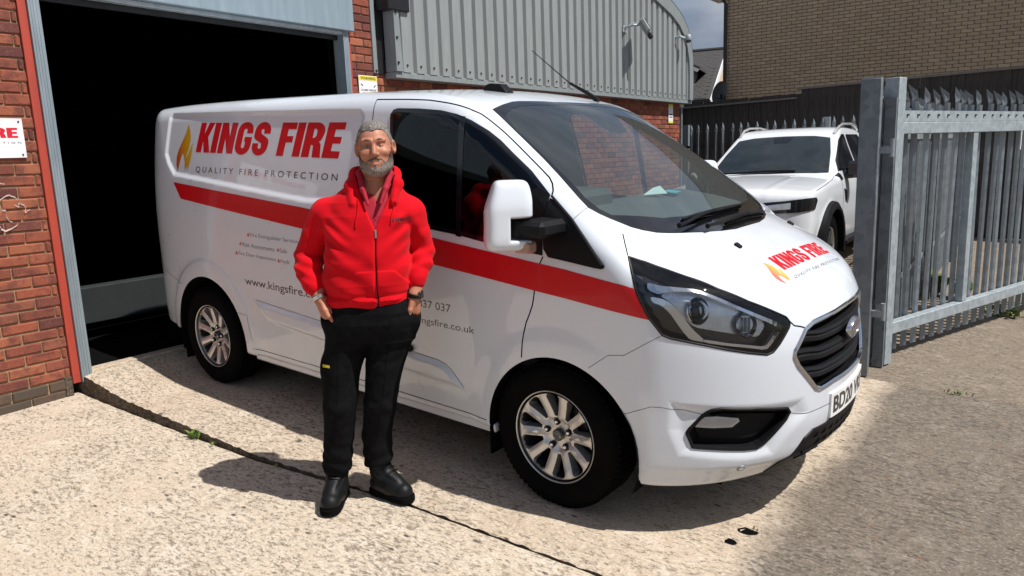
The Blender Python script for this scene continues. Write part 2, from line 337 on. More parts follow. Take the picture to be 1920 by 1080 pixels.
VD = {
'panel':[(-3.443,-0.766,1.886),(-2.395,-0.802,1.87),(-1.307,-0.811,1.852),(-1.274,-0.819,1.831),(-1.772,-0.93,1.318),(-3.309,-0.899,1.426),(-3.455,-0.868,1.563),(-3.453,-0.852,1.635),(-3.452,-0.782,1.868)],
'stripe_top':[(-3.288,-0.906,1.393),(-2.448,-0.926,1.34),(-1.769,-0.934,1.296),(-0.755,-0.946,1.209),(-0.432,-0.949,1.177),(-0.066,-0.952,1.143),(0.066,-0.953,1.131),(0.349,-0.947,1.095),(0.39,-0.94,1.086)],
'stripe_bot':[(-3.172,-0.926,1.284),(-2.439,-0.944,1.227),(-1.819,-0.949,1.179),(-0.78,-0.956,1.08),(-0.428,-0.957,1.05),(-0.098,-0.958,1.02),(0.07,-0.959,1.006),(0.355,-0.953,0.977),(0.459,-0.935,0.964)],
'window':[(-1.026,-0.937,1.277),(-1.061,-0.898,1.495),(-1.106,-0.843,1.737),(-1.117,-0.826,1.805),(-1.099,-0.819,1.829),(-1.07,-0.816,1.836),(-0.922,-0.817,1.831),(-0.759,-0.818,1.818),(-0.652,-0.82,1.797),(-0.563,-0.819,1.767),(-0.456,-0.819,1.717),(-0.382,-0.824,1.674),(-0.306,-0.839,1.623),(-0.18,-0.858,1.54),(-0.055,-0.89,1.44),(-0.057,-0.917,1.384),(-0.071,-0.927,1.341),(-0.057,-0.949,1.179),(-0.374,-0.946,1.207),(-0.555,-0.943,1.23),(-0.757,-0.941,1.246)],
'sail':[(-0.048,-0.891,1.436),(0.075,-0.915,1.341),(0.163,-0.935,1.259),(0.258,-0.949,1.166),(0.255,-0.95,1.155),(0.237,-0.951,1.149),(0.074,-0.95,1.166),(-0.048,-0.949,1.177),(-0.068,-0.927,1.337),(-0.053,-0.916,1.388)],
'screen':[(-0.543,-0.167,1.862),(-0.556,-0.254,1.865),(-0.577,-0.436,1.863),(-0.578,-0.486,1.859),(-0.561,-0.587,1.842),(-0.54,-0.691,1.818),(-0.434,-0.714,1.753),(-0.308,-0.741,1.672),(-0.189,-0.765,1.594),(-0.076,-0.793,1.517),(0.044,-0.826,1.431),(0.106,-0.837,1.387),(0.15,-0.82,1.363),(0.189,-0.797,1.342),(0.262,-0.745,1.305),(0.298,-0.703,1.289),(0.333,-0.647,1.275),(0.396,-0.514,1.263),(0.443,-0.408,1.257),(0.482,-0.272,1.251),(0.499,-0.156,1.247)],
'frit':[(-0.508,-0.156,1.847),(-0.504,-0.246,1.843),(-0.515,-0.389,1.841),(-0.52,-0.495,1.834),(-0.508,-0.584,1.817),(-0.484,-0.661,1.792),(-0.459,-0.681,1.775),(-0.378,-0.717,1.72),(0.002,-0.782,1.47),(0.065,-0.801,1.424),(0.135,-0.796,1.379),(0.183,-0.772,1.352),(0.224,-0.728,1.335),(0.255,-0.665,1.328),(0.234,-0.708,1.333),(0.299,-0.519,1.322),(0.331,-0.353,1.316)],
'headlight':[(0.333,-0.889,1.205),(0.387,-0.845,1.182),(0.464,-0.812,1.153),(0.546,-0.79,1.128),(0.661,-0.744,1.084),(0.764,-0.669,1.03),(0.841,-0.582,0.98),(0.874,-0.535,0.953),(0.887,-0.52,0.93),(0.888,-0.531,0.91),(0.872,-0.586,0.85),(0.858,-0.615,0.822),(0.843,-0.641,0.814),(0.79,-0.709,0.829),(0.728,-0.773,0.847),(0.663,-0.827,0.866),(0.595,-0.874,0.882),(0.542,-0.903,0.893),(0.512,-0.918,0.905),(0.492,-0.925,0.931),(0.459,-0.935,0.971),(0.423,-0.94,1.032),(0.397,-0.938,1.084),(0.385,-0.932,1.116),(0.364,-0.917,1.158)],
'hl_lamp1':[(0.576,-0.866,1.043),(0.6,-0.842,1.056),(0.632,-0.816,1.051),(0.658,-0.803,1.029),(0.66,-0.813,0.98),(0.646,-0.828,0.96),(0.623,-0.845,0.96),(0.602,-0.858,0.981)],
'hl_lamp2':[(0.719,-0.756,0.985),(0.732,-0.738,0.994),(0.762,-0.703,0.989),(0.794,-0.67,0.961),(0.826,-0.628,0.944),(0.831,-0.627,0.927),(0.818,-0.658,0.893),(0.778,-0.71,0.9),(0.753,-0.736,0.913),(0.739,-0.746,0.935)],
'grille':[(0.978,0.093,0.912),(0.977,0.028,0.917),(0.971,-0.182,0.917),(0.955,-0.318,0.915),(0.942,-0.384,0.91),(0.929,-0.444,0.888),(0.914,-0.514,0.809),(0.914,-0.518,0.788),(0.926,-0.495,0.746),(0.971,-0.38,0.624),(0.981,-0.346,0.612),(1.005,-0.225,0.623),(1.019,-0.049,0.621),(1.016,0.128,0.617)],
'fog':[(0.614,-0.87,0.487),(0.623,-0.865,0.506),(0.666,-0.834,0.566),(0.692,-0.814,0.588),(0.725,-0.786,0.596),(0.825,-0.677,0.582),(0.913,-0.534,0.558),(0.921,-0.52,0.54),(0.913,-0.537,0.514),(0.876,-0.599,0.45),(0.853,-0.63,0.417),(0.836,-0.653,0.405),(0.8,-0.701,0.406),(0.737,-0.771,0.416),(0.635,-0.854,0.429)],
'foglamp':[(0.649,-0.847,0.506),(0.667,-0.834,0.536),(0.68,-0.824,0.55),(0.72,-0.791,0.551),(0.785,-0.727,0.538),(0.788,-0.723,0.524),(0.767,-0.746,0.501),(0.709,-0.801,0.501)],
'skirt':[(0.832,-0.489,0.22),(0.876,-0.445,0.276),(0.951,-0.425,0.408),(0.97,-0.376,0.435),(1.0,-0.244,0.437),(1.009,-0.2,0.46),(1.019,-0.041,0.453),(1.004,0.247,0.411),(1.021,0.214,0.367),(1.051,-0.022,0.334),(1.039,-0.225,0.329),(1.007,-0.369,0.324),(0.932,-0.333,0.246),(0.871,-0.406,0.224)],
'seam_bumper':[(0.36,-0.954,0.802),(0.413,-0.948,0.838),(0.463,-0.937,0.873),(0.506,-0.92,0.901)],
'seam_bumper2':[(0.197,-0.97,0.719),(0.287,-0.96,0.79),(0.36,-0.954,0.802)],
'seam_low':[(0.352,-0.962,0.54),(0.437,-0.948,0.579),(0.478,-0.936,0.597),(0.519,-0.92,0.599),(0.595,-0.881,0.588),(0.665,-0.835,0.569)],
'seam_low2':[(0.922,-0.517,0.535),(0.938,-0.481,0.525),(0.958,-0.43,0.521),(0.985,-0.341,0.522),(1.004,-0.249,0.522)],
'seam_bonnet':[(0.265,-0.817,1.285),(0.299,-0.856,1.247),(0.33,-0.888,1.208)],
'seam_pillar':[(0.077,-0.914,1.342),(0.094,-0.887,1.366),(0.1,-0.854,1.384),(0.105,-0.838,1.387)],
'seam_hood':[(0.889,-0.517,0.93),(0.9,-0.502,0.914),(0.914,-0.471,0.906),(0.93,-0.436,0.893)],
'seam_door':[(-0.054,-0.949,1.175),(-0.064,-0.951,1.156),(-0.075,-0.953,1.134),(-0.086,-0.956,1.075),(-0.095,-0.958,1.021),(-0.1,-0.959,0.982),(-0.107,-0.96,0.949),(-0.124,-0.961,0.905),(-0.141,-0.961,0.867),(-0.153,-0.963,0.821),(-0.159,-0.967,0.776),(-0.162,-0.971,0.705)],
'seam_top':[(-1.259,-0.785,1.888),(-1.126,-0.786,1.884),(-1.009,-0.786,1.88),(-0.869,-0.785,1.871),(-0.758,-0.788,1.856),(-0.657,-0.785,1.836),(-0.587,-0.779,1.813),(-0.541,-0.774,1.796),(-0.492,-0.775,1.769),(-0.442,-0.778,1.739),(-0.391,-0.783,1.708),(-0.343,-0.791,1.677),(-0.138,-0.83,1.539),(-0.096,-0.839,1.51),(-0.071,-0.853,1.486),(-0.052,-0.874,1.458),(-0.048,-0.889,1.438)],
'seam_b':[(-1.407,-0.622,1.938),(-1.276,-0.756,1.91),(-1.259,-0.785,1.888),(-1.249,-0.81,1.853),(-1.249,-0.827,1.804)],
'swage':[(-2.309,-0.961,0.679),(-2.01,-0.961,0.66),(-1.692,-0.961,0.643),(-0.953,-0.96,0.595),(-0.82,-0.96,0.588),(-0.705,-0.96,0.579),(-0.652,-0.96,0.571),(-0.609,-0.96,0.542),(-0.533,-0.959,0.472),(-0.541,-0.958,0.459),(-0.674,-0.958,0.465),(-0.828,-0.959,0.475),(-0.991,-0.959,0.478),(-1.626,-0.96,0.527),(-1.924,-0.96,0.546),(-2.138,-0.96,0.556),(-2.229,-0.96,0.58)],
'crease_sill':[(-1.047,-0.954,0.349),(-0.722,-0.954,0.339),(-0.355,-0.966,0.336)],
'flap':[(-2.504,-0.967,0.574),(-2.406,-0.96,0.568),(-2.366,-0.957,0.396)],
'seam_rear':[(-3.649,-0.894,0.792),(-3.339,-0.944,0.699),(-3.198,-0.962,0.681)],
'jets':[(0.592,-0.362,1.199),(0.545,0.505,1.203)],
'flame':[(-3.194,-0.82,1.79),(-3.136,-0.842,1.706),(-3.13,-0.854,1.656),(-3.159,-0.869,1.586),(-3.109,-0.859,1.637),(-3.094,-0.87,1.587),(-3.093,-0.887,1.512),(-3.121,-0.894,1.472),(-3.147,-0.883,1.526),(-3.156,-0.891,1.486),(-3.176,-0.878,1.546),(-3.217,-0.862,1.611),(-3.249,-0.872,1.565),(-3.255,-0.881,1.525),(-3.235,-0.892,1.469),(-3.28,-0.884,1.509),(-3.293,-0.874,1.554),(-3.275,-0.855,1.636),(-3.209,-0.839,1.712)],
'kings':[(-3.029,-0.82,1.802),(-1.477,-0.833,1.777),(-1.475,-0.881,1.574),(-3.026,-0.869,1.597)],
'qfp':[(-3.016,-0.889,1.509),(-1.577,-0.9,1.487),(-1.572,-0.906,1.453),(-3.008,-0.898,1.462)],
'fe':[(-2.303,-0.954,1.113),(-1.872,-0.955,1.102),(-1.874,-0.956,1.078),(-2.308,-0.956,1.085)],
'ra':[(-2.395,-0.957,1.047),(-2.055,-0.958,1.039),(-2.057,-0.959,1.014),(-2.4,-0.958,1.021)],
'fd':[(-2.447,-0.959,0.985),(-2.049,-0.96,0.976),(-2.052,-0.96,0.95),(-2.453,-0.96,0.956)],
'www':[(-2.397,-0.961,0.823),(-1.719,-0.961,0.812),(-1.706,-0.961,0.757),(-2.406,-0.961,0.764)],
'num':[(-0.708,-0.961,0.881),(-0.603,-0.961,0.889),(-0.612,-0.961,0.844),(-0.709,-0.961,0.844)],
'uk':[(-0.867,-0.961,0.793),(-0.463,-0.961,0.794),(-0.449,-0.961,0.751),(-0.874,-0.961,0.749)],
'hoodk':[(0.696,-0.283,1.147),(0.707,0.38,1.134),(0.784,0.404,1.082),(0.776,-0.274,1.097)],
'hoodflame':[(0.701,-0.366,1.138),(0.813,-0.322,1.07),(0.818,-0.386,1.061)],
'hoodq':[(0.81,-0.256,1.075),(0.819,0.427,1.057),(0.836,0.397,1.049),(0.825,-0.278,1.064)],
'sensor':[(0.78,-0.686,0.309)],
'sensor_blob':[(-0.509,-0.088,1.848),(-0.504,0.104,1.846),(-0.487,0.33,1.831),(-0.352,0.215,1.764),(-0.245,0.112,1.702),(-0.227,-0.011,1.691),(-0.238,-0.072,1.698),(-0.313,-0.09,1.743),(-0.382,-0.087,1.783)],
'wipe1':[(0.35,-0.447,1.295),(0.357,-0.32,1.301),(0.37,-0.105,1.301),(0.363,0.222,1.302)],
'arm1':[(0.374,-0.533,1.27),(0.38,-0.453,1.278),(0.372,-0.295,1.295),(0.369,-0.135,1.301)],
'wipe2':[(0.459,-0.199,1.263),(0.45,0.038,1.268),(0.454,0.312,1.26)],
'arm2':[(0.45,-0.398,1.255),(0.462,-0.258,1.259),(0.449,-0.064,1.268),(0.45,0.095,1.268)],
'hl_band':[(0.437,-0.908,1.114),(0.49,-0.887,1.101),(0.542,-0.854,1.096),(0.609,-0.805,1.087),(0.679,-0.762,1.055),(0.746,-0.71,1.016),(0.802,-0.65,0.98),(0.855,-0.579,0.942),(0.872,-0.556,0.922),(0.873,-0.562,0.906),(0.855,-0.612,0.854),(0.842,-0.638,0.832),(0.788,-0.708,0.85),(0.727,-0.772,0.863),(0.659,-0.829,0.878),(0.652,-0.833,0.893),(0.726,-0.771,0.874),(0.787,-0.707,0.861),(0.837,-0.643,0.847),(0.849,-0.62,0.867),(0.862,-0.58,0.913),(0.858,-0.583,0.924),(0.801,-0.657,0.968),(0.742,-0.72,1.007),(0.675,-0.774,1.047),(0.613,-0.813,1.077),(0.547,-0.865,1.082),(0.508,-0.893,1.077),(0.491,-0.906,1.069),(0.447,-0.919,1.085)],
'hl_sweep':[(0.456,-0.925,1.057),(0.502,-0.907,1.05),(0.532,-0.895,1.036),(0.574,-0.876,0.989),(0.612,-0.857,0.931),(0.662,-0.826,0.878),(0.649,-0.837,0.877),(0.609,-0.865,0.886),(0.578,-0.88,0.926),(0.532,-0.9,0.996),(0.501,-0.913,1.024),(0.468,-0.925,1.033)],
'hl_silver':[(0.508,-0.894,1.075),(0.548,-0.866,1.08),(0.613,-0.814,1.075),(0.676,-0.775,1.045),(0.742,-0.721,1.005),(0.801,-0.658,0.966),(0.829,-0.624,0.944),(0.833,-0.626,0.923),(0.822,-0.655,0.888),(0.784,-0.703,0.898),(0.738,-0.752,0.912),(0.684,-0.801,0.926),(0.625,-0.847,0.941),(0.588,-0.867,0.981),(0.558,-0.882,1.022),(0.534,-0.891,1.046),(0.505,-0.901,1.061)],
}
def concrete(key, base, dark, light, stain, amount, second=None):
    """exposed, brushed concrete; second = (x position, colours) of a darker worn area with an uneven edge"""
    m = Mat(key, base, .9, spec=.2); v = m.coord(); va = m.coord('Object', (1.25, .8, 1))
    rot = m.n('ShaderNodeMapping'); rot.inputs['Rotation'].default_value = (0, 0, math.radians(-38)); rot.inputs['Scale'].default_value = (.55, 1.25, 1); m.l(v, rot.inputs['Vector']); br = rot.outputs[0]
    big = m.noise(.8, 7, .62, v, .5); mid = m.noise(5, 7, .68, v, .2); fine = m.noise(95, 5, .75, br); pit = m.noise(46, 6, .78, br, .3)
    B, D, Lc, St = base, dark, light, stain
    if second:
        sp = m.n('ShaderNodeSeparateXYZ'); m.l(v, sp.inputs[0])
        edge = m.math('ADD', sp.outputs[0], m.math('ADD', m.math('MULTIPLY', m.noise(1.6, 5, .6, v), .30), m.math('MULTIPLY', m.noise(14, 4, .7, v), .10)))
        mask = m.val(edge, second[0], second[0] + .15)
        sel = lambda p, q: m.mix(mask, p, q)
        B, D, Lc, St = sel(base, second[1]), sel(dark, second[2]), sel(light, second[3]), sel(stain, second[4])
    c = m.mix(m.val(big, .36, .66), B, St)
    c = m.mix(m.val(mid, .52, .72, 0, .30), c, D)
    c = m.mix(m.val(mid, .46, .34, 0, .5), c, Lc)
    cell = m.n('ShaderNodeTexVoronoi'); cell.inputs['Scale'].default_value = 110; m.l(v, cell.inputs['Vector'])
    bw = m.n('ShaderNodeRGBToBW'); m.l(cell.outputs['Color'], bw.inputs[0])
    c = m.mix(m.val(bw.outputs[0], .62, .84, 0, .6*amount), c, Lc)
    c = m.mix(m.val(fine, .52, .64, 0, .60*amount), c, D)
    dn = m.val(big, .62, .40, .0, .055)
    c = m.mix(m.val(m.math('ADD', pit, dn), .585, .635, 0, .85*amount), c, D)
    cell2 = m.n('ShaderNodeTexVoronoi'); cell2.inputs['Scale'].default_value = 26; m.l(br, cell2.inputs['Vector'])
    bw2 = m.n('ShaderNodeRGBToBW'); m.l(cell2.outputs['Color'], bw2.inputs[0]); sh = m.val(cell2.outputs['Distance'], .30, .20)
    c = m.mix(m.val(m.math('MULTIPLY', m.val(bw2.outputs[0], .155, .13), sh), 0, 1, 0, .85), c, (.055,.045,.04))
    c = m.mix(m.val(m.math('MULTIPLY', m.val(bw2.outputs[0], .86, .88), sh), 0, 1, 0, .6), c, (.28, .13, .055))
    cell3 = m.n('ShaderNodeTexVoronoi'); cell3.inputs['Scale'].default_value = 9; m.l(br, cell3.inputs['Vector'])
    bw3 = m.n('ShaderNodeRGBToBW'); m.l(cell3.outputs['Color'], bw3.inputs[0])
    c = m.mix(m.math('MULTIPLY', m.math('MULTIPLY', m.val(bw3.outputs[0], .20, .17), m.val(m.math('ADD', cell3.outputs['Distance'], m.math('MULTIPLY', fine, .18)), .26, .17)), .8), c, (.06,.05,.045))
    spots = m.noise(2.3, 5, .6, v, .8)
    c = m.mix(m.val(spots, .64, .74, 0, .45), c, (.36,.22,.12))
    c = m.mix(m.val(m.noise(1.1, 6, .7, v, .3), .62, .72, 0, .22), c, D)
    m.color(c)
    h = m.math('ADD', m.math('MULTIPLY', m.val(m.math('ADD', pit, dn), .635, .56), .9), m.math('MULTIPLY', fine, -.5))
    m.bump(h, .6, .006); M[key] = m.m
RD = ((.195,.163,.130), (.085,.070,.056), (.32,.275,.23), (.16,.132,.104))
concrete('concrete_pale', (.56,.475,.375), (.19,.150,.112), (.69,.61,.51), (.52,.425,.32), 1.0, (1.02,) + RD)
concrete('concrete_apron', (.53,.44,.34), (.185,.145,.108), (.66,.575,.475), (.49,.39,.285), .95, (1.02,) + RD)
concrete('concrete_road', RD[0], RD[1], RD[2], RD[3], .9)
concrete('concrete_yard', (.24,.195,.15), (.11,.09,.07), (.36,.31,.25), (.20,.16,.12), .85)
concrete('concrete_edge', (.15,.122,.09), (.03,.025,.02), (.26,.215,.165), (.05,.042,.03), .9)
def brick_mat(key, cols, speck, speck_amt, grain=1.):
    m = Mat(key, cols[0], .85, spec=.25)
    oi = m.n('ShaderNodeObjectInfo'); g = m.n('ShaderNodeNewGeometry'); v = m.coord()
    r = m.math('FRACT', m.math('ADD', oi.outputs['Random'], m.math('MULTIPLY', g.outputs['Random Per Island'], 7.31)))
    gv = m.n('ShaderNodeVectorMath', operation='ADD'); m.l(v, gv.inputs[0])
    cx = m.n('ShaderNodeCombineXYZ'); m.l(m.math('MULTIPLY', r, 37.0), cx.inputs[0]); m.l(m.math('MULTIPLY', r, 11.0), cx.inputs[1]); m.l(cx.outputs[0], gv.inputs[1])
    n = len(cols); c = m.ramp(r, [((i + .5)/n, k) for i, k in enumerate(cols)])
    big = m.noise(11, 4, .6, gv.outputs[0]); c = m.mix(m.val(big, .45, .62, 0, .75), c, cols[-1])
    fine = m.noise(150*grain, 5, .75, gv.outputs[0])
    c = m.mix(m.val(fine, .55, .68, 0, speck_amt), c, speck)
    c = m.mix(m.val(fine, .46, .34, 0, .55), c, tuple(x*.4 for x in cols[-1]))
    m.color(c); m.bump(fine, .6, .006); M[key] = m.m
brick_mat('brick_red', [(.29,.080,.047), (.34,.104,.057), (.165,.050,.039), (.31,.084,.050), (.37,.130,.068), (.125,.042,.038)], (.46,.25,.175), .5)
brick_mat('brick_tan', [(.47,.36,.245), (.52,.40,.275), (.42,.32,.215), (.56,.435,.30), (.45,.345,.24)], (.60,.47,.33), .25, .7)
brick_mat('brick_grimy', [(.10,.075,.055), (.13,.085,.06), (.085,.065,.05)], (.2,.16,.12), .3)
def stone_like(key, a, b, sc=30, rough=.9, bump=.4):
    m = Mat(key, a, rough, spec=.2); v = m.coord(); n = m.noise(sc, 6, .7, v)
    m.color(m.mix(m.val(n, .35, .65), a, b)); m.bump(n, bump, .005); M[key] = m.m
stone_like('mortar', (.36,.245,.14), (.27,.18,.105)); stone_like('mortar_dark', (.12,.085,.055), (.085,.06,.04))
stone_like('slate', (.085,.08,.078), (.045,.042,.042), 14, .7); stone_like('render_cream', (.62,.45,.31), (.56,.40,.27))
def galvanised(key, a, b, rough=.45, metal=.75, sc=26):
    m = Mat(key, a, rough, metal); v = m.coord()
    wv = m.noise(9, 3, .5, v); ve = m.n('ShaderNodeTexVoronoi'); ve.inputs['Scale'].default_value = sc; m.l(v, ve.inputs['Vector'])
    bw = m.n('ShaderNodeRGBToBW'); m.l(ve.outputs['Color'], bw.inputs[0])
    f = m.math('ADD', m.math('MULTIPLY', bw.outputs[0], .6), m.math('MULTIPLY', wv, .5))
    c = m.mix(m.val(f, .25, .8), a, b)
    st = m.noise(12, 5, .6, m.coord('Object', (6, 6, .5))); c = m.mix(m.val(st, .55, .75, 0, .5), c, tuple(min(1, x*1.35) for x in b))
    m.color(c); m.roughness(m.val(f, .2, .8, rough-.05, rough+.12)); M[key] = m.m
galvanised('galv', (.31,.36,.39), (.42,.475,.505), .5, .4); galvanised('galv_dark', (.12,.14,.155), (.20,.225,.245), .55, .4, 16); galvanised('galv_old', (.22,.25,.27), (.31,.345,.365), .55, .45)
def streaked(key, a, b, rough, metal=0., sc=(5, 5, .6), bump=0):
    m = Mat(key, a, rough, metal); v = m.coord('Object', sc); n = m.noise(4, 6, .65, v); m.color(m.mix(m.val(n, .35, .7), a, b))
    m.roughness(m.val(n, .3, .7, rough-.05, rough+.1))
    if bump: m.bump(m.noise(9, 6, .7, v), bump, .004)
    M[key] = m.m
streaked('cladding', (.235,.255,.255), (.275,.295,.295), .5, 0.); streaked('trim_grey', (.20,.225,.23), (.25,.275,.28), .45)
streaked('shutter_blue', (.19,.25,.295), (.24,.305,.35), .42); streaked('guide_blue', (.22,.275,.31), (.30,.355,.39), .42, .25)
streaked('red_frame', (.42,.062,.038), (.34,.045,.03), .45); streaked('wood_black', (.020,.017,.015), (.085,.076,.068), .85, 0., (9, 9, .5), .6)
simple('white_trim', (.75,.76,.77), .4); simple('black_plastic', (.007,.007,.008), .5, spec=.18, var=.2); simple('black_gloss', (.006,.006,.008), .12, coat=.6)
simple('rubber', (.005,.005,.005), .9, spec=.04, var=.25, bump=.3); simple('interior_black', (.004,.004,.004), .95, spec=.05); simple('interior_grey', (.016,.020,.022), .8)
simple('dark_metal', (.03,.03,.032), .4, .5); simple('chrome', (.72,.73,.75), .10, 1., var=.04); simple('sign_white', (.80,.80,.82), .35, coat=.2)
simple('text_red', (.62,.012,.03), .35, coat=.3); simple('text_black', (.012,.012,.014), .4); simple('text_grey', (.10,.10,.11), .5); simple('sign_yellow', (.80,.68,.05), .45)
simple('gutter_black', (.01,.01,.011), .35)
# ================================================================== THE YARD
def zA(x, y): return -.03946*x + .01203*y
def smoothstep(a, b, x):
    t = min(1, max(0, (x-a)/(b-a))); return t*t*(3-2*t)
def z_apron(x, y): return zA(x, y) + .055*smoothstep(-3.0, -3.75, x)
JOINT = [(-3.83, -1.515), (-3.0, -1.49), (-1.63, -1.455), (-.565, -1.325), (.505, -1.262), (.80, -1.245), (3.0, -1.12)]
def joint_y(x):
    for (x0, y0), (x1, y1) in zip(JOINT, JOINT[1:]):
        if x <= x1: return y0 + (y1-y0)*(x-x0)/(x1-x0)
    return JOINT[-1][1]
def z_fore(x, y):
    return zA(x, -1.4) + .012*(y+1.4) - .074*smoothstep(-.5, -3.7, x) - .010
def sheet(name, mat, xs, ys, zf, thick=0.):
    mb = MB(); nx, ny = len(xs), len(ys); v = [(x, y, zf(x, y)) for x in xs for y in ys]
    mb.add(v, [(i*ny+j, (i+1)*ny+j, (i+1)*ny+j+1, i*ny+j+1) for i in range(nx-1) for j in range(ny-1)])
    o = mb.build(name, mat, smooth='all', fix=False); return tag(o, kind='structure')
lin = lambda a, b, n: [a + (b-a)*i/(n-1) for i in range(n)]
# one sheet out to the horizon, then the slabs of the yard above it
g = sheet('ground', M['concrete_road'], [-400, -60, -20, -8, -4, 0, 4, 10, 60, 400], [-400, -60, -20, -8, -3, 0, 4, 12, 60, 400], lambda x, y: -.0394*max(-4, min(4, x)) - .16 if abs(x) < 30 and abs(y) < 30 else -.16)
def joint_jit(x): return .0022*math.sin(31*x) + .0016*math.sin(83*x+1) + .0012*math.sin(171*x+2)
def slab_apron():
    mb = MB(); xs = lin(-3.84, 3.0, 300) + lin(3.2, 14, 30); top = []; n = 14
    ys_end = 1.80
    for x in xs:
        y0 = joint_y(min(x, 3)) + joint_jit(x)
        for j in range(n):
            t = j/(n-1); y = y0 + (ys_end - y0)*t**1.5
            z = z_apron(min(x, 3), y)
            if j == 0: z -= .012 + .003*math.sin(57*x)
            top.append((x, y, z))
        top.append((x, y0 - .006 + .003*math.sin(40*x), z_apron(min(x, 3), y0) - .16))
    m = n + 1; f = []
    for i in range(len(xs)-1):
        for j in range(n-1): f.append((i*m+j, (i+1)*m+j, (i+1)*m+j+1, i*m+j+1))
        f.append((i*m+n, (i+1)*m+n, (i+1)*m, i*m))
    mb.add(top, f); o = mb.build('apron_slab', M['concrete_apron'], smooth=True, fix=False, angle=40)
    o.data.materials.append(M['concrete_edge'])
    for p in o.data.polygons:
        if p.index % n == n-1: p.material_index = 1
    return tag(o, kind='structure')
slab_apron()
def fore_y(x): return joint_y(x) - .014 + .8*joint_jit(x+.3) + .002*smoothstep(-.9, .2, x)
def slab_fore():
    xs = lin(-3.9, 3.0, 280) + lin(3.2, 14, 20); n = 30; v = []
    for x in xs:
        y1 = fore_y(min(x, 3))
        for j in range(n):
            t = j/(n-1); y = y1 - 6.0*t**2
            v.append((x, y, z_fore(min(x, 3), y) - (.010 if j == 0 else 0)))
    mb = MB(); mb.add(v, [(i*n+j+1, (i+1)*n+j+1, (i+1)*n+j, i*n+j) for i in range(len(xs)-1) for j in range(n-1)])
    return tag(mb.build('forecourt_slab', M['concrete_pale'], smooth='all', fix=False), kind='structure')
slab_fore()
sheet('yard_slab', M['concrete_yard'], lin(-6.5, 14, 50), [1.824] + lin(1.85, 13.5, 30), lambda x, y: zA(min(x, 3), min(y, 2.5)) - (.012 if y < 1.83 else .004))
# weeds in the step joint, the road joint and beside the fences
m_ = Mat('weed_leaf', (.10,.17,.03), .6); m_.color(m_.mix(m_.val(m_.noise(40), .3, .7), (.07,.13,.02), (.20,.27,.06))); M['weed'] = m_.m
m_ = Mat('dry_grass', (.30,.26,.11), .8); m_.color(m_.mix(m_.val(m_.noise(40), .3, .7), (.22,.18,.07), (.36,.33,.15))); M['dry'] = m_.m
def weed(x, y, z, n, h, spread, label, mat='weed', name='weed', group=None, broad=.35, rs=1):
    R_ = random.Random(rs); mb = MB()
    for i in range(n):
        a = R_.uniform(0, 6.283); d = R_.uniform(0, spread); bx, by = d*math.cos(a)*1.6, d*math.sin(a)*.6
        hh = h*R_.uniform(.4, 1.05); a2 = R_.uniform(0, 6.283); wd = hh*(broad if R_.random() < .6 else .07)*R_.uniform(.6, 1.2); lean = hh*R_.uniform(.15, .7)
        dx, dy = math.cos(a2), math.sin(a2); px, py = -dy, dx
        p = lambda t, s: (bx + dx*lean*t*t + px*wd*s, by + dy*lean*t*t + py*wd*s, hh*(t - .25*t*t))
        mb.add([p(0, 0), p(.45, .5), p(.45, -.5), p(.8, .38), p(.8, -.38), p(1, 0)], [(0, 1, 2), (1, 3, 4, 2), (3, 5, 4)])
    o = mb.build(name, M[mat], fix=False); o.location = (x, y, z); return tag(o, label, 'plant', 'weeds and tufts in the concrete joints')
for i, (x, n, h, lab) in enumerate([(-2.23, 26, .075, 'leafy green weed at the foot of the kerb step left of the man'), (-2.02, 9, .035, 'tiny weed in the step joint next to the leafy green weed'), (-2.75, 8, .03, 'small sprig in the step joint nearest the red door frame'), (-1.45, 8, .035, 'thin dry sprig in the step joint beside the shadow of the man')]):
    weed(x, fore_y(x) - .01, z_fore(x, -1.5), n, h, .035 if n > 20 else .02, lab, 'dry' if i == 3 else 'weed', rs=i+3)
weed(1.43, 4.45, zA(1.43, 2.5), 60, .14, .20, 'bright green weed clump at the bottom right of the palisade gate', rs=21, broad=.5)
weed(.62, 5.1, zA(.6, 2.5), 90, .30, .22, 'tall green weed growing behind the gate palings', rs=22, broad=.5)
weed(1.28, 1.80, zA(1.28, 1.8), 26, .045, .06, 'low weed in the joint of the dark road slab', rs=23)
weed(.83, -.60, zA(.83, -.6)-.004, 10, .03, .022, 'dry tuft beside the drilled hole in front of the van', 'dry', rs=24)
weed(-2.10, -2.2, z_fore(-2.1, -2.2), 30, .018, .05, 'flattened tuft of dry moss lying on the pale slab', 'dry', 'moss_tuft', rs=25)
for lab, x, y in (('larger drilled hole in the slab in front of the van', .805, -.63), ('smaller drilled hole in the slab near the slab joint', .775, -.75)):
    mb = MB(); R_ = random.Random(int(x*1000)); k = 12
    rad = [(.028 if 'larger' in lab else .02)*R_.uniform(.75, 1.2) for _ in range(k)]
    v = [(1.5*rad[i]*math.cos(i*6.283/k), rad[i]*math.sin(i*6.283/k), .002) for i in range(k)] + [(1.1*rad[i]*math.cos(i*6.283/k), .75*rad[i]*math.sin(i*6.283/k), -.001) for i in range(k)]
    mb.add(v, [(i, (i+1) % k, (i+1) % k + k, i+k) for i in range(k)] + [tuple(range(k, 2*k))])
    o = mb.build('drilled_hole', M['interior_black'], fix=False); o.location = (x, y, zA(x, y)+.002); tag(o, lab, 'hole')

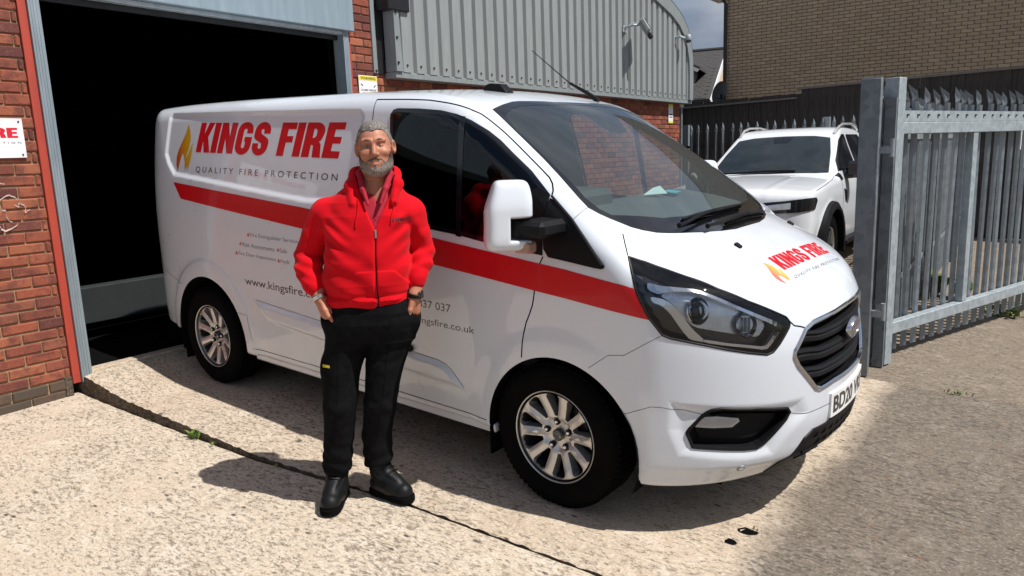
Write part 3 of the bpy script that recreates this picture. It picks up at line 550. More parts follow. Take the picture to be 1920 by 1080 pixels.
# ================================================================== THE WORKSHOP (local: x along the front, y inwards, z up)
FY = math.radians(92.1238); FN = Vector((.99931, .03706, 0)); FO = FN*-3.78097
shop = empty('workshop_building', 'red brick workshop with grey corrugated cladding and an open roller shutter', 'building', FO, (0, 0, FY))
brick_cache = {}
def brick_mesh(wd, ht, dp, mat, rough=.003):
    k = (round(wd, 3), round(ht, 3), dp, mat)
    if k not in brick_cache:
        mb = MB(); mb.bbox((0, 0, 0), (wd, dp, ht), .006)
        R_ = random.Random(len(brick_cache)); mb.v = [(x + R_.uniform(-rough, rough), y + (R_.uniform(-rough, rough) if y < dp*.5 else 0), z + R_.uniform(-rough, rough)) for x, y, z in mb.v]
        me = bpy.data.meshes.new('brick'); me.from_pydata(mb.v, [], mb.f); me.materials.append(M[mat]); brick_cache[k] = me
    return brick_cache[k]
def lay(t0, t1, z0, z1, phase=0., course=.075, L_=.225, skip=None, half_course=0):
    """stretcher bond: (t, z, length) of every brick"""
    r = []; k = 0; z = z0
    while z < z1 - .03:
        t = t0 - ((phase + (.1125 if (k + half_course) % 2 else 0)) % L_)
        while t < t1 - .02:
            a, b = max(t, t0), min(t + .215, t1)
            if b - a > .03 and not (skip and skip(a, b, z)): r.append((a, z, b - a))
            t += L_
        z += course; k += 1
    return r
def lay_bricks(bricks, parent, mat, y=-.012, dp=.03, single=300, key=None, jitter=.0025):
    if key: bricks = sorted(bricks, key=key)
    R_ = random.Random(11)
    for t, z, wd in bricks[:single]:
        o = bpy.data.objects.new('brick', brick_mesh(round(wd, 2) if wd < .21 else .215, .065, dp, mat(t, z) if callable(mat) else mat)); COL.objects.link(o); o.parent = parent
        o.location = (t, y + R_.uniform(-jitter, jitter), z); o.rotation_euler = (R_.uniform(-.012, .012), R_.uniform(-.006, .006), R_.uniform(-.012, .012))
    if len(bricks) > single:
        mb = MB()
        for t, z, wd in bricks[single:]: mb.bbox((t, y + R_.uniform(-jitter, jitter), z), (t + wd, y + dp, z + .065), .005)
        o = mb.build('bricks', M[mat(0, 2) if callable(mat) else mat], parent, fix=False); o['kind'] = 'stuff'
wl = MB().box((-2.95, 0, -.2), (-1.44, .22, 3.4)).build('brick_wall', M['mortar'], shop)
bl = lay(-2.95, -1.442, .028, 3.3, .10)
lay_bricks(bl, wl, lambda t, z: 'brick_grimy' if z < .17 else 'brick_red', single=150, key=lambda b: (0 if b[0] > -2.32 and b[1] < 2.75 else 1, -b[0]))
simple('paint_smear', (.60,.47,.43), .7)
R_ = random.Random(8)
for k, (t0, z0, t1, z1) in enumerate(((-1.88, 1.55, -1.66, 1.53), (-1.80, 1.46, -1.60, 1.45), (-1.86, 1.37, -1.76, 1.30), (-1.72, 1.41, -1.66, 1.31), (-1.62, 1.42, -1.55, 1.36), (-1.83, 1.27, -1.62, 1.26), (-1.90, 1.20, -1.80, 1.17))):
    P = [(t0 + (t1-t0)*u + R_.uniform(-.012, .012), z0 + (z1-z0)*u + .022*math.sin(9*u + k) + R_.uniform(-.006, .006)) for u in lin(0, 1, 12)]; v = []
    for i, (a, b) in enumerate(P): h_ = .002 + .005*R_.random()*math.sin(math.pi*(i + .5)/12); v += [(a, -.0195, b - h_), (a, -.0195, b + h_)]
    MB().add(v, [(2*i, 2*i+2, 2*i+3, 2*i+1) for i in range(11)]).build('paint_smear', M['paint_smear'], wl, fix=False)
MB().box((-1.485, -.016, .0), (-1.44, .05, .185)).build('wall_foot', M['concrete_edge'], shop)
pr = MB().box((1.393, .004, -.2), (1.70, .22, 3.4)).build('brick_pier', M['mortar'], shop)
bp = lay(1.395, 1.672, 2.18 - .075*28, 3.4, .16)
lay_bricks(bp, pr, 'brick_red', single=30, key=lambda b: (0 if 2.15 < b[1] < 3.1 else 1, b[1]))
wr = MB().box((1.70, .004, -.2), (9.17, .22, 2.6)).build('brick_wall', M['mortar'], shop)
br = lay(1.702, 9.168, .10, 2.46, .05)
lay_bricks(br, wr, 'brick_red', single=118, jitter=.002, key=lambda b: (0 if (b[1] > 2.2 and b[0] < 6) or (b[0] > 7.0 and b[1] > 1.3) else 1, b[0] if b[0] < 6 else 20-b[0]))
# door opening: red uprights, steel guides, shutter box, dark room behind
for a, b in ((-1.438, -1.386), (1.352, 1.391)):
    MB().box((a, -.028, .13), (b, .10, 2.86)).build('red_upright', M['red_frame'], shop, bevel=.003)
for a, b, s in ((-1.384, -1.314, 1), (1.285, 1.350, -1)):
    gd = MB(); gd.box((a, -.05, .13), (b, .09, 2.86))
    for q in (.25, .5, .75): gd.box((a + (b-a)*q - .004, -.054, .14), (a + (b-a)*q + .004, -.0505, 2.85))
    gd.build('shutter_guide', M['guide_blue'], shop, bevel=.002)
sb = MB().box((-1.46, -.09, 2.815), (1.395, .25, 3.5)).build('shutter_box', M['shutter_blue'], shop, bevel=.006)
MB().box((-1.31, -.045, 2.782), (1.283, .02, 2.8135)).build('shutter_lip', M['galv'], shop, bevel=.004)
MB().box((-1.31, .03, 2.74), (1.283, .06, 2.812)).build('shutter_curtain', M['dark_metal'], shop)
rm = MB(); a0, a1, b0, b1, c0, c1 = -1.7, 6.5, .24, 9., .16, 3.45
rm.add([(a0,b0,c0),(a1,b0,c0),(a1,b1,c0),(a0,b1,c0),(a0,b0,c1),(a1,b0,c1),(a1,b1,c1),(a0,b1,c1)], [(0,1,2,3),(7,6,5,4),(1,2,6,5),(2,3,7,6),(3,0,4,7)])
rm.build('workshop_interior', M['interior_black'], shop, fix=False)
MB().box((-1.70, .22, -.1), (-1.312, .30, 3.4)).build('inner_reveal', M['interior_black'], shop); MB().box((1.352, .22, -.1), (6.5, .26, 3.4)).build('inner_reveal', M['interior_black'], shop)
MB().box((-1.31, -.03, .10), (1.285, .07, .200)).build('threshold', M['concrete_apron'], shop, bevel=.008)
MB().box((-1.6, 1.15, .30), (1.9, 1.3, .62)).build('inner_plinth', M['interior_grey'], shop, bevel=.01)
# unseen dark doorway added left of the frame to darken the side window reflections
w3 = MB().box((-9, 0, -.2), (-5.75, .22, 3.4)).build('brick_wall', M['mortar'], shop); lay_bricks(lay(-9, -5.752, .028, 3.3), w3, 'brick_red', single=0)
MB().box((-5.74, -.09, 2.815), (-2.955, .25, 3.5)).build('shutter_box', M['shutter_blue'], shop, bevel=.006)
for a, b in ((-5.74, -5.67), (-3.03, -2.955)): MB().box((a, -.05, 0), (b, .09, 2.81)).build('shutter_guide', M['guide_blue'], shop, bevel=.002)
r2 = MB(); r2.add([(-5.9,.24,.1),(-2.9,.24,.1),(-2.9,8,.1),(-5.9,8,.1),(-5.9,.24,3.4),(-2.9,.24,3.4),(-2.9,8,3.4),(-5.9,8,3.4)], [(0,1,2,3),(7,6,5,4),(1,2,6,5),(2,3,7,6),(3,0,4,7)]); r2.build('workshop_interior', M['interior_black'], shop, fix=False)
# cladding: one sheet per metre of trapezoidal ribs, curved verge flashing, bottom trim, screws
VERGE = [(1.7, 5.55), (7.0, 4.38), (8.0, 4.15), (8.5, 4.02), (8.85, 3.87), (9.08, 3.70), (9.24, 3.48), (9.325, 3.22), (9.345, 2.95), (9.345, 2.475)]
def verge_z(t):
    for (t0, z0), (t1, z1) in zip(VERGE, VERGE[1:]):
        if t <= t1: return z0 + (z1 - z0)*(t - t0)/max(1e-6, t1 - t0)
    return 2.5
clad_y = -.13
for k in range(8):
    t0 = 1.93 + k*1.0; t1 = min(t0 + 1.0, 9.30)
    if t0 > 9.2: break
    prof = []; t = t0
    while t < t1 - .01:
        prof += [(t, 0.), (t + .018, -.036), (t + .128, -.036), (t + .146, 0.)]; t += .2
    prof = [(min(a, t1), b) for a, b in prof] + [(t1, 0.)]
    mb = MB(); v = []
    for a, b in prof: v += [(a, clad_y + b, 2.475), (a, clad_y + b, max(2.5, verge_z(a) - .02))]
    mb.add(v, [(2*i, 2*i+2, 2*i+3, 2*i+1) for i in range(len(prof)-1)])
    mb.build('cladding_sheet', M['cladding'], shop, fix=False)
sc = MB(); sc2 = MB()
for k in range(37):
    t = 1.93 + .2*k + .073
    sc.box((t-.009, clad_y-.046, 2.535), (t+.009, clad_y-.036, 2.553))
    if k % 3 == 1:
        for z in (3.1, 3.7): sc.box((t+.06-.007, clad_y-.012, z), (t+.06+.007, clad_y, z+.014))
sc.build('screw', M['dark_metal'], shop, fix=False)['kind'] = 'stuff'
MB().box((1.84, clad_y-.03, 2.415), (9.36, .003, 2.474)).build('bottom_trim', M['trim_grey'], shop, bevel=.004)
MB().prism([(a, b) for a, b in VERGE] + [(9.345 - .16, 2.475), (9.345 - .16, 2.95), (9.16, 3.16), (9.08, 3.38), (8.95, 3.55), (8.74, 3.70), (8.42, 3.83), (7.9, 3.96), (7.0, 4.17), (1.7, 5.34)], clad_y-.065, clad_y-.037, lambda a, b, h: (a, h, b)).build('verge_flashing', M['trim_grey'], shop)
rf = MB(); n = len(VERGE)
rf.add([(a, clad_y-.07, b+.006) for a, b in VERGE] + [(a, 9., b+.006) for a, b in VERGE], [(i, i+1, i+1+n, i+n) for i in range(n-1)]); rf.build('roof', M['cladding'], shop, fix=False)
MB().box((9.17, .0, -.2), (9.19, 9., 2.47)).box((9.32, clad_y-.03, 2.476), (9.335, 9., 3.2)).build('end_wall', M['trim_grey'], shop)
MB().box((1.672, -.03, 2.46), (1.725, .003, 3.5)).build('corner_strip', M['trim_grey'], shop, bevel=.003)
MB().box((1.727, -.02, 2.455), (1.835, .0025, 3.5)).build('corner_recess', M['dark_metal'], shop)
cf = MB().prism([(1.836, 2.476), (1.93, 2.476), (1.905, 3.06), (1.836, 3.06)], clad_y-.05, clad_y+.1, lambda a, b, h: (a, h, b)); cf.build('corner_flashing', M['trim_grey'], shop, bevel=.003)
fs = MB()
for z in (2.55, 2.79, 3.03): fs.box((1.852, clad_y-.062, z), (1.872, clad_y-.05, z+.02))
fs.box((1.69, -.04, 2.475), (1.708, -.03, 2.493)).build('flashing_screw', M['dark_metal'], shop)
MB().box((1.75, -.20, 3.055), (2.05, .0, 3.35)).build('gutter_end', M['dark_metal'], shop, bevel=.01)
MB().box((9.175, -.06, 2.36), (9.235, .0, 2.41)).build('pipe_bracket', M['white_trim'], shop, bevel=.004)
MB().tube([(9.205, -.03, 2.36), (9.205, -.03, 0)], .02, 8).build('downpipe', M['galv_old'], shop)
def onshop(t, y, z): return FO + Vector((math.cos(FY)*t - math.sin(FY)*y, math.sin(FY)*t + math.cos(FY)*y, z))
# text helper: Blender's built-in font as a mesh, its extents scaled to a given width and height
def text_mesh(body, bold=0., shear=0., spacing=1.):
    cu = bpy.data.curves.new('t', 'FONT'); cu.body = body; cu.size = 1; cu.offset = bold; cu.shear = shear; cu.space_character = spacing; cu.resolution_u = 5
    o = bpy.data.objects.new('t', cu); COL.objects.link(o); bpy.context.view_layer.update()
    me = o.to_mesh(); P = np.array([v.co[:2] for v in me.vertices]); F = [tuple(p.vertices) for p in me.polygons]; o.to_mesh_clear()
    bpy.data.objects.remove(o); bpy.data.curves.remove(cu); return P, F
def flat_text(parent, body, x0, x1, z0, z1, mat, y, bold=0., shear=0., spacing=1., name='lettering'):
    P, F = text_mesh(body, bold, shear, spacing); lo, hi = P.min(0), P.max(0)
    v = [(x0 + (p[0]-lo[0])/(hi[0]-lo[0])*(x1-x0), y, z0 + (p[1]-lo[1])/(hi[1]-lo[1])*(z1-z0)) for p in P]
    return MB().add(v, F).build(name, M[mat], parent, fix=False)
# heavy condensed capitals drawn as outlines (unit height, given advance)
def arc(cx, cy, rx, ry, a0, a1, n=8): return [(cx + rx*math.cos(math.radians(a0 + (a1-a0)*i/n)), cy + ry*math.sin(math.radians(a0 + (a1-a0)*i/n))) for i in range(n+1)]
GLYPH = {
 'K': (.62, [[(0,0),(0,1),(.25,1),(.25,.62),(.38,1),(.64,1),(.44,.53),(.64,0),(.37,0),(.25,.38),(.25,0)]]),
 'I': (.27, [[(0,0),(0,1),(.26,1),(.26,0)]]),
 'N': (.66, [[(0,0),(0,1),(.26,1),(.41,.55),(.41,1),(.65,1),(.65,0),(.41,0),(.24,.48),(.24,0)]]),
 'G': (.64, [arc(.31,.70,.31,.32,0,180,10)[0:0] + [(.62,.66),(.62,.72)] + arc(.31,.74,.31,.28,0,180,10) + [(0,.28)] + arc(.31,.28,.31,.30,180,360,10) + [(.62,.55),(.33,.55),(.33,.40),(.38,.40),(.38,.27)] + arc(.315,.26,.065,.07,0,-180,6) + [(.25,.74)] + arc(.315,.74,.065,.07,180,0,6) + [(.38,.66)]]),
 'S': (.62, [[(.60,.66),(.60,.74)] + arc(.30,.73,.30,.29,0,180,10) + [(.0,.62)] + arc(.26,.62,.26,.20,180,235,4) + [(.33,.36),(.34,.27)] + arc(.29,.26,.06,.07,0,-180,6) + [(.23,.36),(0,.36),(0,.27)] + arc(.30,.28,.30,.30,180,360,10) + [(.60,.36)] + arc(.33,.38,.27,.20,0,50,4) + [(.27,.66),(.25,.74)] + arc(.30,.74,.055,.065,180,0,6) + [(.355,.66)]]),
 'F': (.52, [[(0,0),(0,1),(.53,1),(.53,.80),(.26,.80),(.26,.60),(.48,.60),(.48,.41),(.26,.41),(.26,0)]]),
 'R': (.64, [[(0,0),(0,1),(.34,1)] + arc(.34,.72,.28,.28,85,-20,8) + [(.56,.50),(.50,.45),(.57,.38),(.64,0),(.37,0),(.33,.34),(.26,.36),(.26,0)], [(.26,.56),(.32,.56),(.37,.62),(.37,.76),(.32,.82),(.26,.82)]]),
 'E': (.54, [[(0,0),(0,1),(.54,1),(.54,.80),(.26,.80),(.26,.60),(.50,.60),(.50,.41),(.26,.41),(.26,.20),(.54,.20),(.54,0)]]),
 ' ': (.26, [])}
def heavy_text(body, shear=.10, gap=.045):
    """-> list of (points, faces, holes already cut) in a unit-high line"""
    V = []; F = []; x = 0.
    for ch in body:
        adv, loops = GLYPH[ch]
        if loops:
            pts = [[Vector((a + x + shear*b, b, 0)) for a, b in lp] for lp in loops]; tri = tessellate_polygon(pts); o = len(V)
            for lp in pts: V += [(p.x, p.y) for p in lp]
            F += [tuple(i + o for i in t) for t in tri]
        x += adv + gap
    return np.array(V), F
FLAME = [[(.55,1.0),(.72,.86),(.82,.70),(.80,.52),(.66,.36),(.62,.27),(.70,.33),(.84,.47),(.98,.62),(1.0,.42),(.95,.25),(.80,.0),(.76,.12),(.62,.02),(.58,.20),(.46,.36),(.38,.38),(.26,.22),(.16,.0),(.03,.14),(.0,.30),(.08,.45),(.26,.62),(.45,.80)]]
def wall_heavy(parent, body, x0, x1, z0, z1, mat, y, shear=.0):
    P, F = heavy_text(body, shear); lo, hi = P.min(0), P.max(0)
    v = [(x0 + (p[0]-lo[0])/(hi[0]-lo[0])*(x1-x0), y, z0 + (p[1]-lo[1])/(hi[1]-lo[1])*(z1-z0)) for p in P]
    return MB().add(v, F).build('lettering', M[mat], parent, fix=False)
ws = empty('company_sign', 'white company sign with red lettering screwed to the left brick wall', 'sign', onshop(-1.90, -.02, 1.71), (0, 0, FY))
MB().bbox((-.41, -.006, 0), (.388, 0, .252), .002).build('sign_panel', M['sign_white'], ws)
wall_heavy(ws, 'KINGS FIRE', -.28, .352, .128, .194, 'text_red', -.0075)
flat_text(ws, 'QUALITY FIRE PROTECTION', -.28, .365, .090, .104, 'text_grey', -.0075, 0, 0, 1.7)
for x, z in ((-.385, .02), (-.385, .232), (.365, .02), (.365, .232)): MB().lathe([(0, -.011), (.005, -.011), (.006, -.006)], 10, Matrix.Translation((x, 0, z))).build('screw', M['dark_metal'], ws)
def warning(t, z, wd, ht, label, full, yy=-.02):
    s = empty('warning_sign', label, 'sign', onshop(t, yy, z), (0, 0, FY))
    MB().bbox((0, -.004, 0), (wd, 0, ht), .0015).build('sign_panel', M['sign_white'], s)
    MB().box((.002*0+.004, -.0055, ht*.86), (wd-.004, -.0042, ht-.004)).build('yellow_band', M['sign_yellow'], s)
    if full:
        flat_text(s, 'WARNING', wd*.10, wd*.90, ht*.88, ht*.965, 'text_black', -.0062, .02)
        flat_text(s, 'CLOSED CIRCUIT', wd*.10, wd*.92, ht*.545, ht*.60, 'text_black', -.0062, .01)
        flat_text(s, 'TELEVISION', wd*.2, wd*.80, ht*.45, ht*.505, 'text_black', -.0062, .01)
        for k, zz in enumerate((.80, .74)):
            for q in range(6): MB().box((wd*(.2+.1*q), -.0062, ht*zz), (wd*(.27+.1*q), -.0045, ht*(zz+.018))).build('print_line', M['text_grey'], s) if False else None
        MB().prism([(wd*.10, ht*.74), (wd*.20, ht*.68), (wd*.22, ht*.70), (wd*.12, ht*.76)], -.0062, -.0045, lambda a, b, h: (a, h, b)).prism([(wd*.90, ht*.72), (wd*.80, ht*.65), (wd*.78, ht*.67), (wd*.88, ht*.74)], -.0062, -.0045, lambda a, b, h: (a, h, b)).build('camera_symbol', M['text_black'], s)
    else:
        MB().box((.004, -.0055, .004), (wd-.004, -.0042, ht*.13)).build('yellow_band', M['sign_yellow'], s)
        MB().box((wd*.15, -.0055, ht*.30), (wd*.85, -.0042, ht*.36)).box((wd*.2, -.0055, ht*.42), (wd*.8, -.0042, ht*.50)).build('print', M['text_grey'], s)
warning(1.462, 2.11, .245, .32, 'white and yellow warning sign on the brick pier beside the shutter', True)
warning(8.66, 2.07, .19, .33, 'small white and yellow sign at the far end of the brick wall', False)
# floodlight and security camera on the cladding
fl = empty('floodlight', 'grey floodlight on a bracket fixed to the corrugated cladding', 'lamp', onshop(6.72, clad_y-.036, 3.42), (0, 0, FY))
MB().box((-.05, -.02, -.05), (.05, 0, .05)).tube([(0, 0, .02), (.02, -.16, .04), (.08, -.22, .04)], .018, 8).tube([(0, -.01, 0), (.1, -.10, .09), (.16, -.22, .06)], .006, 6).build('bracket', M['galv'], fl)
Mx = Matrix.Translation((.17, -.27, .03)) @ Matrix.Rotation(math.radians(28), 4, 'Z') @ Matrix.Rotation(math.radians(-32), 4, 'X')
fb = MB().bbox((-.15, -.03, -.11), (.15, .05, .11), .02, Mx).build('lamp_body', M['trim_grey'], fl)
MB().box((-.13, -.037, -.09), (.13, -.0305, .09), Mx).build('lamp_glass', M['black_gloss'], fl)
MB().bbox((-.05, -.02, -.21), (.05, .05, -.12), .015, Mx).build('motion_sensor', M['dark_metal'], fl)
sc_ = empty('security_camera', 'small white dome camera near the curved end of the cladding', 'camera', onshop(8.62, clad_y-.036, 3.47), (0, 0, FY))
MB().tube([(0, 0, .02), (.0, -.08, .03), (.12, -.14, .0)], .022, 10).build('bracket', M['galv'], sc_)
Mx = Matrix.Translation((.14, -.17, .0))
MB().lathe([(0, .065), (.045, .06), (.055, .04), (.055, -.02), (.05, -.03)], 20, Mx, 'z').build('camera_housing', M['galv'], sc_, smooth=True)
MB().lathe([(.048, -.03), (.046, -.05), (.03, -.07), (0, -.075)], 20, Mx, 'z').build('camera_dome', M['black_gloss'], sc_, smooth=True)

# ================================================================== FENCES AND GATE
def paling_profile(mb, x, y, z0, z1, ang, wd=.066, pts=True, bend=0.03, tri=True):
    """W-section pale with a splayed three-pointed head; ang turns its face"""
    c, s = math.cos(ang), math.sin(ang)
    pr = [(-wd/2, 0), (-wd*.36, .018), (-wd*.13, .0), (0, -.016), (wd*.13, 0), (wd*.36, .018), (wd/2, 0)]
    P = lambda a, b, z: (x + a*c - b*s, y + a*s + b*c, z)
    v = [P(a, b, z0) for a, b in pr] + [P(a, b, z1 - .125) for a, b in pr]
    n = len(pr); f = [(i, i+1, i+1+n, i+n) for i in range(n-1)]
    o = len(v)
    if pts:       # wide blade with a tall centre point and a short barb each side
        j = len(v); zt = z1 - .125
        hd = [(-wd/2, 0, 0), (-wd*.44, -.012, .085), (-wd*.34, .010, .045), (-wd*.22, .008, .09), (0, -bend*.8, .16), (wd*.22, .008, .09), (wd*.34, .010, .045), (wd*.44, -.012, .085), (wd/2, 0, 0), (0, -.016, 0), (0, -.016 - bend*.3, .08)]
        v += [P(a, b, zt + h*.78) for a, b, h in hd]
        f += [(j, j+1, j+2), (j, j+2, j+9), (j+2, j+3, j+10, j+9), (j+3, j+4, j+10), (j+4, j+5, j+10), (j+5, j+6, j+9, j+10), (j+6, j+7, j+8), (j+6, j+8, j+9)]
    mb.add(v, f); return mb
pale_cache = {}
def pale(parent, x, y, z0, z1, ang, mat, name='paling', kind=0):
    h = round(z1 - z0, 2); k = (h, mat, kind)
    if k not in pale_cache:
        mb = MB(); paling_profile(mb, 0, 0, 0, h, 0, bend=.03 + .02*(kind % 3))
        me = bpy.data.meshes.new('paling'); me.from_pydata(mb.v, [], mb.f); me.materials.append(M[mat]); pale_cache[k] = me
    o = bpy.data.objects.new(name, pale_cache[k]); COL.objects.link(o); o.parent = parent; o.location = (x, y, z0); o.rotation_euler = (rnd.uniform(-.008, .008), rnd.uniform(-.01, .01), ang + rnd.uniform(-.025, .025)); return o
gp = empty('gate_post', 'thick dark galvanised steel gate post in front of the parked pickup', 'post', (.662, 1.868, zA(.66, 1.87)), (0, 0, math.radians(8)))
MB().box((-.062, -.065, 0), (.062, .065, 2.02)).build('post', M['galv_dark'], gp, bevel=.006)
MB().box((-.060, -.063, 2.021), (.060, .063, 2.026)).build('post_cap', M['galv'], gp)
for z in (.44, 1.555):
    MB().box((.063, -.01, z-.022), (.13, .03, z+.022)).tube([(.135, .012, z-.045), (.135, .012, z+.075)], .016, 10).build('hinge_pin', M['galv_old'], gp)
GA = math.radians(73)
gate = empty('palisade_gate', 'galvanised steel palisade gate standing open right of the van', 'gate', (.735, 2.185, 0), (0, 0, GA))
MB().box((-.03, -.05, .005), (.065, .05, 2.035)).build('gate_stile', M['galv'], gate, bevel=.004)
MB().box((.062, -.035, 1.655), (3.3, .03, 1.735)).build('gate_rail', M['galv'], gate, bevel=.004)
MB().box((.062, -.0345, 1.737), (3.3, -.029, 1.815)).build('rail_flange', M['galv'], gate)
MB().box((.062, -.035, .215), (3.3, .03, .30)).build('gate_rail', M['galv'], gate, bevel=.004)
MB().box((1.16, -.03, .302), (1.235, .03, 1.653)).build('gate_brace', M['galv'], gate, bevel=.003)
for z in (.44, 1.555): MB().tube([(-.07, -.012, z-.03), (-.07, -.012, z+.03)], .03, 12).box((-.075, -.03, z-.012), (-.028, .01, z+.012)).build('hinge_eye', M['galv_old'], gate)
for k in range(22):
    x = .12 + .1455*k
    pale(gate, x, .052, .055, 2.0 + rnd.uniform(-.012, .012), math.pi + (.0 if k not in (4, 5) else .12), 'galv_old' if k % 3 else 'galv', kind=k)
sl = MB()
for k in range(22):
    x = .12 + .1455*k; sl.box((x-.006, -.0365, 1.765), (x+.006, -.0352, 1.79)).box((x+.006, -.0365, 1.781), (x+.03, -.0352, 1.79))
sl.build('rail_slot', M['interior_black'], gate)['kind'] = 'stuff'
lk = MB().bbox((2.36, -.06, 1.18), (2.62, -.036, 1.50), .008).build('lock_plate', M['sign_white'], gate)
MB().box((2.38, -.0625, 1.36), (2.60, -.0605, 1.42)).build('plate_print', M['text_black'], lk)
for x in (1.98, 2.12): MB().box((x, -.045, 1.50), (x+.012, -.036, 1.654)).build('strap', M['white_trim'], gate)
# fence running back from the gate post, seen almost end on
sf = empty('palisade_fence', 'galvanised palisade fence running back from the gate post behind the gate', 'fence', (.67, 2.10, 0), (0, 0, math.radians(92.6)))
for k in range(50): pale(sf, .06 + .15*k, 0, .04, 2.0, math.pi if k % 2 == 0 else math.pi, 'galv_old')
for z in (.45, 1.62): MB().box((0, -.025, z), (7.6, -.02, z+.045)).box((0, -.0195, z), (7.6, .015, z+.005)).build('rail', M['galv_old'], sf)
for x in (.02, 2.75, 5.5): MB().box((x-.03, -.10, 0), (x+.03, -.03, 1.9)).build('fence_post', M['galv_dark'], sf)
# fence along the back behind the pickup
bf = empty('palisade_fence', 'grey palisade fence behind the pickup in front of the black boards', 'fence', (-4.30, 9.62, 0), (0, 0, math.radians(1)))
for k in range(29): pale(bf, .14 + .158*k, 0, .05, 2.06 + rnd.uniform(-.01, .01), rnd.uniform(-.1, .1), 'galv_dark' if k % 2 else 'galv_old')
for z in (.5, 1.62): MB().box((0, .025, z), (4.7, .03, z+.05)).build('rail', M['dark_metal'], bf)
for x in (.02, 2.55): MB().box((x-.05, .03, 0), (x+.05, .12, 2.06)).build('fence_post', M['galv_old'], bf)
# black board fence
wf = empty('board_fence', 'tall black weathered board fence below the tan brick house', 'fence', (0, 10.5, 0))
fence_cols = []
R_ = random.Random(4); x = -7.0
while x < 3.6:
    wd = R_.uniform(.10, .15); top = (2.51 + .012*(x+5)) if x < -2.47 else 2.61 + .012*(x+2.4)
    mb = MB().box((0, 0, 0), (wd, .022, top - .05 + R_.uniform(-.012, .008))); ob = mb.build('fence_board', M['wood_black'], wf, fix=False)
    ob.location = (x, R_.uniform(-.012, .012), .05); ob.rotation_euler = (0, R_.uniform(-.004, .004), R_.uniform(-.04, .04)); x += wd - R_.uniform(.004, .012)
simple('weathered', (.16,.15,.14), .9)
MB().box((-7, -.05, 2.47), (-2.47, .05, 2.50), Matrix.Rotation(-.012, 4, 'Y')).build('fence_cap', M['weathered'], wf); MB().box((-2.46, -.05, 2.63), (3.6, .05, 2.665), Matrix.Rotation(-.012, 4, 'Y')).build('fence_cap', M['weathered'], wf)
MB().box((-7, .03, .0), (3.6, .06, 2.47)).build('fence_backing', M['wood_black'], wf)

# ================================================================== HOUSES BEHIND
hs = empty('brick_house', 'plain windowless gable wall of a tan brick house above the black fence', 'house', (-5.385, 14.30, 0), (0, 0, math.radians(2.87)))
hw = MB().box((0, 0, -.2), (9.5, 7, 8.0)).build('house_wall', M['mortar_dark'], hs)
hb = lay(.002, 9.4, 2.55, 5.7, .06)
lay_bricks(hb, hw, 'brick_tan', single=300, y=-.010, jitter=.0015, key=lambda b: (0 if b[0] < 6.1 and 2.8 < b[1] < 5.25 else 1, -b[0]))
hb2 = lay(.002, 9.4, 5.7, 7.9, .06); lay_bricks(hb2, hw, 'brick_tan', single=0, y=-.010)
MB().tube([(-.02, -.06, 0), (-.02, -.06, 5.02), (-.10, -.10, 5.16), (-.22, -.12, 5.2)], .042, 10).build('downpipe', M['gutter_black'], hs, smooth=True)
MB().box((-.45, -.25, 5.17), (-.02, .6, 5.28)).build('gutter', M['gutter_black'], hs, bevel=.02)
dish = empty('satellite_dish', 'dark oval satellite dish on the corner of the tan brick house', 'dish', (-5.44, 14.02, 2.93), (0, 0, math.radians(-25)))
prof = [(0.255*t, -.05*(1 - t*t)) for t in lin(0, 1, 8)]
Mx = Matrix.Rotation(math.radians(78), 4, 'X') @ Matrix.Diagonal((1., 1.12, 1, 1))
MB().lathe(prof, 36, Mx, 'z').build('dish_bowl', M['dark_metal'], dish, smooth=True, fix=False)
MB().tube([(.10, .02, -.12), (.12, .12, -.20), (.14, .24, -.20)], .018, 8).build('dish_arm', M['gutter_black'], dish)
MB().box((.03, -.08, -.16), (.12, -.02, -.04)).tube([(.08, -.06, -.14), (.05, -.24, -.12)], .012, 6).build('dish_receiver', M['gutter_black'], dish)
# ================================================================== THE VAN
VROT = (.012029, .039435, 0)
van = empty('panel_van', 'white panel van with red stripe and fire company lettering parked half in the workshop', 'van', (0, 0, 0), VROT)
PANELS['recess'] = ([(-3.43, 1.875), (-1.36, 1.845), (-1.315, 1.81), (-1.315, 1.36), (-1.345, 1.325), (-1.77, 1.322), (-3.30, 1.432), (-3.40, 1.51), (-3.455, 1.58), (-3.455, 1.85)], .013, -.038, .0, 1)
PANELS['swage'] = ([(-2.33, .682), (-.95, .597), (-.70, .581), (-.655, .570), (-.605, .538), (-.525, .462), (-.99, .480), (-2.10, .553), (-2.20, .575)], -.017, -.030, .002, 1)
PANELS['arch_r'] = ([(-2.87 + .53*math.cos(a), .33 + .56*math.sin(a)) for a in lin(-.3, 3.45, 24)], -.006, -.02, .01, 1)
PANELS['fog'] = ([(.54, .63), (.95, .60), (.97, .52), (.88, .36), (.80, .355), (.58, .39), (.54, .50)], .014, -.055, .0, 1)
ARCH_R = (-2.87, .335, .435); ARCH_F = (.033, .33, .40)
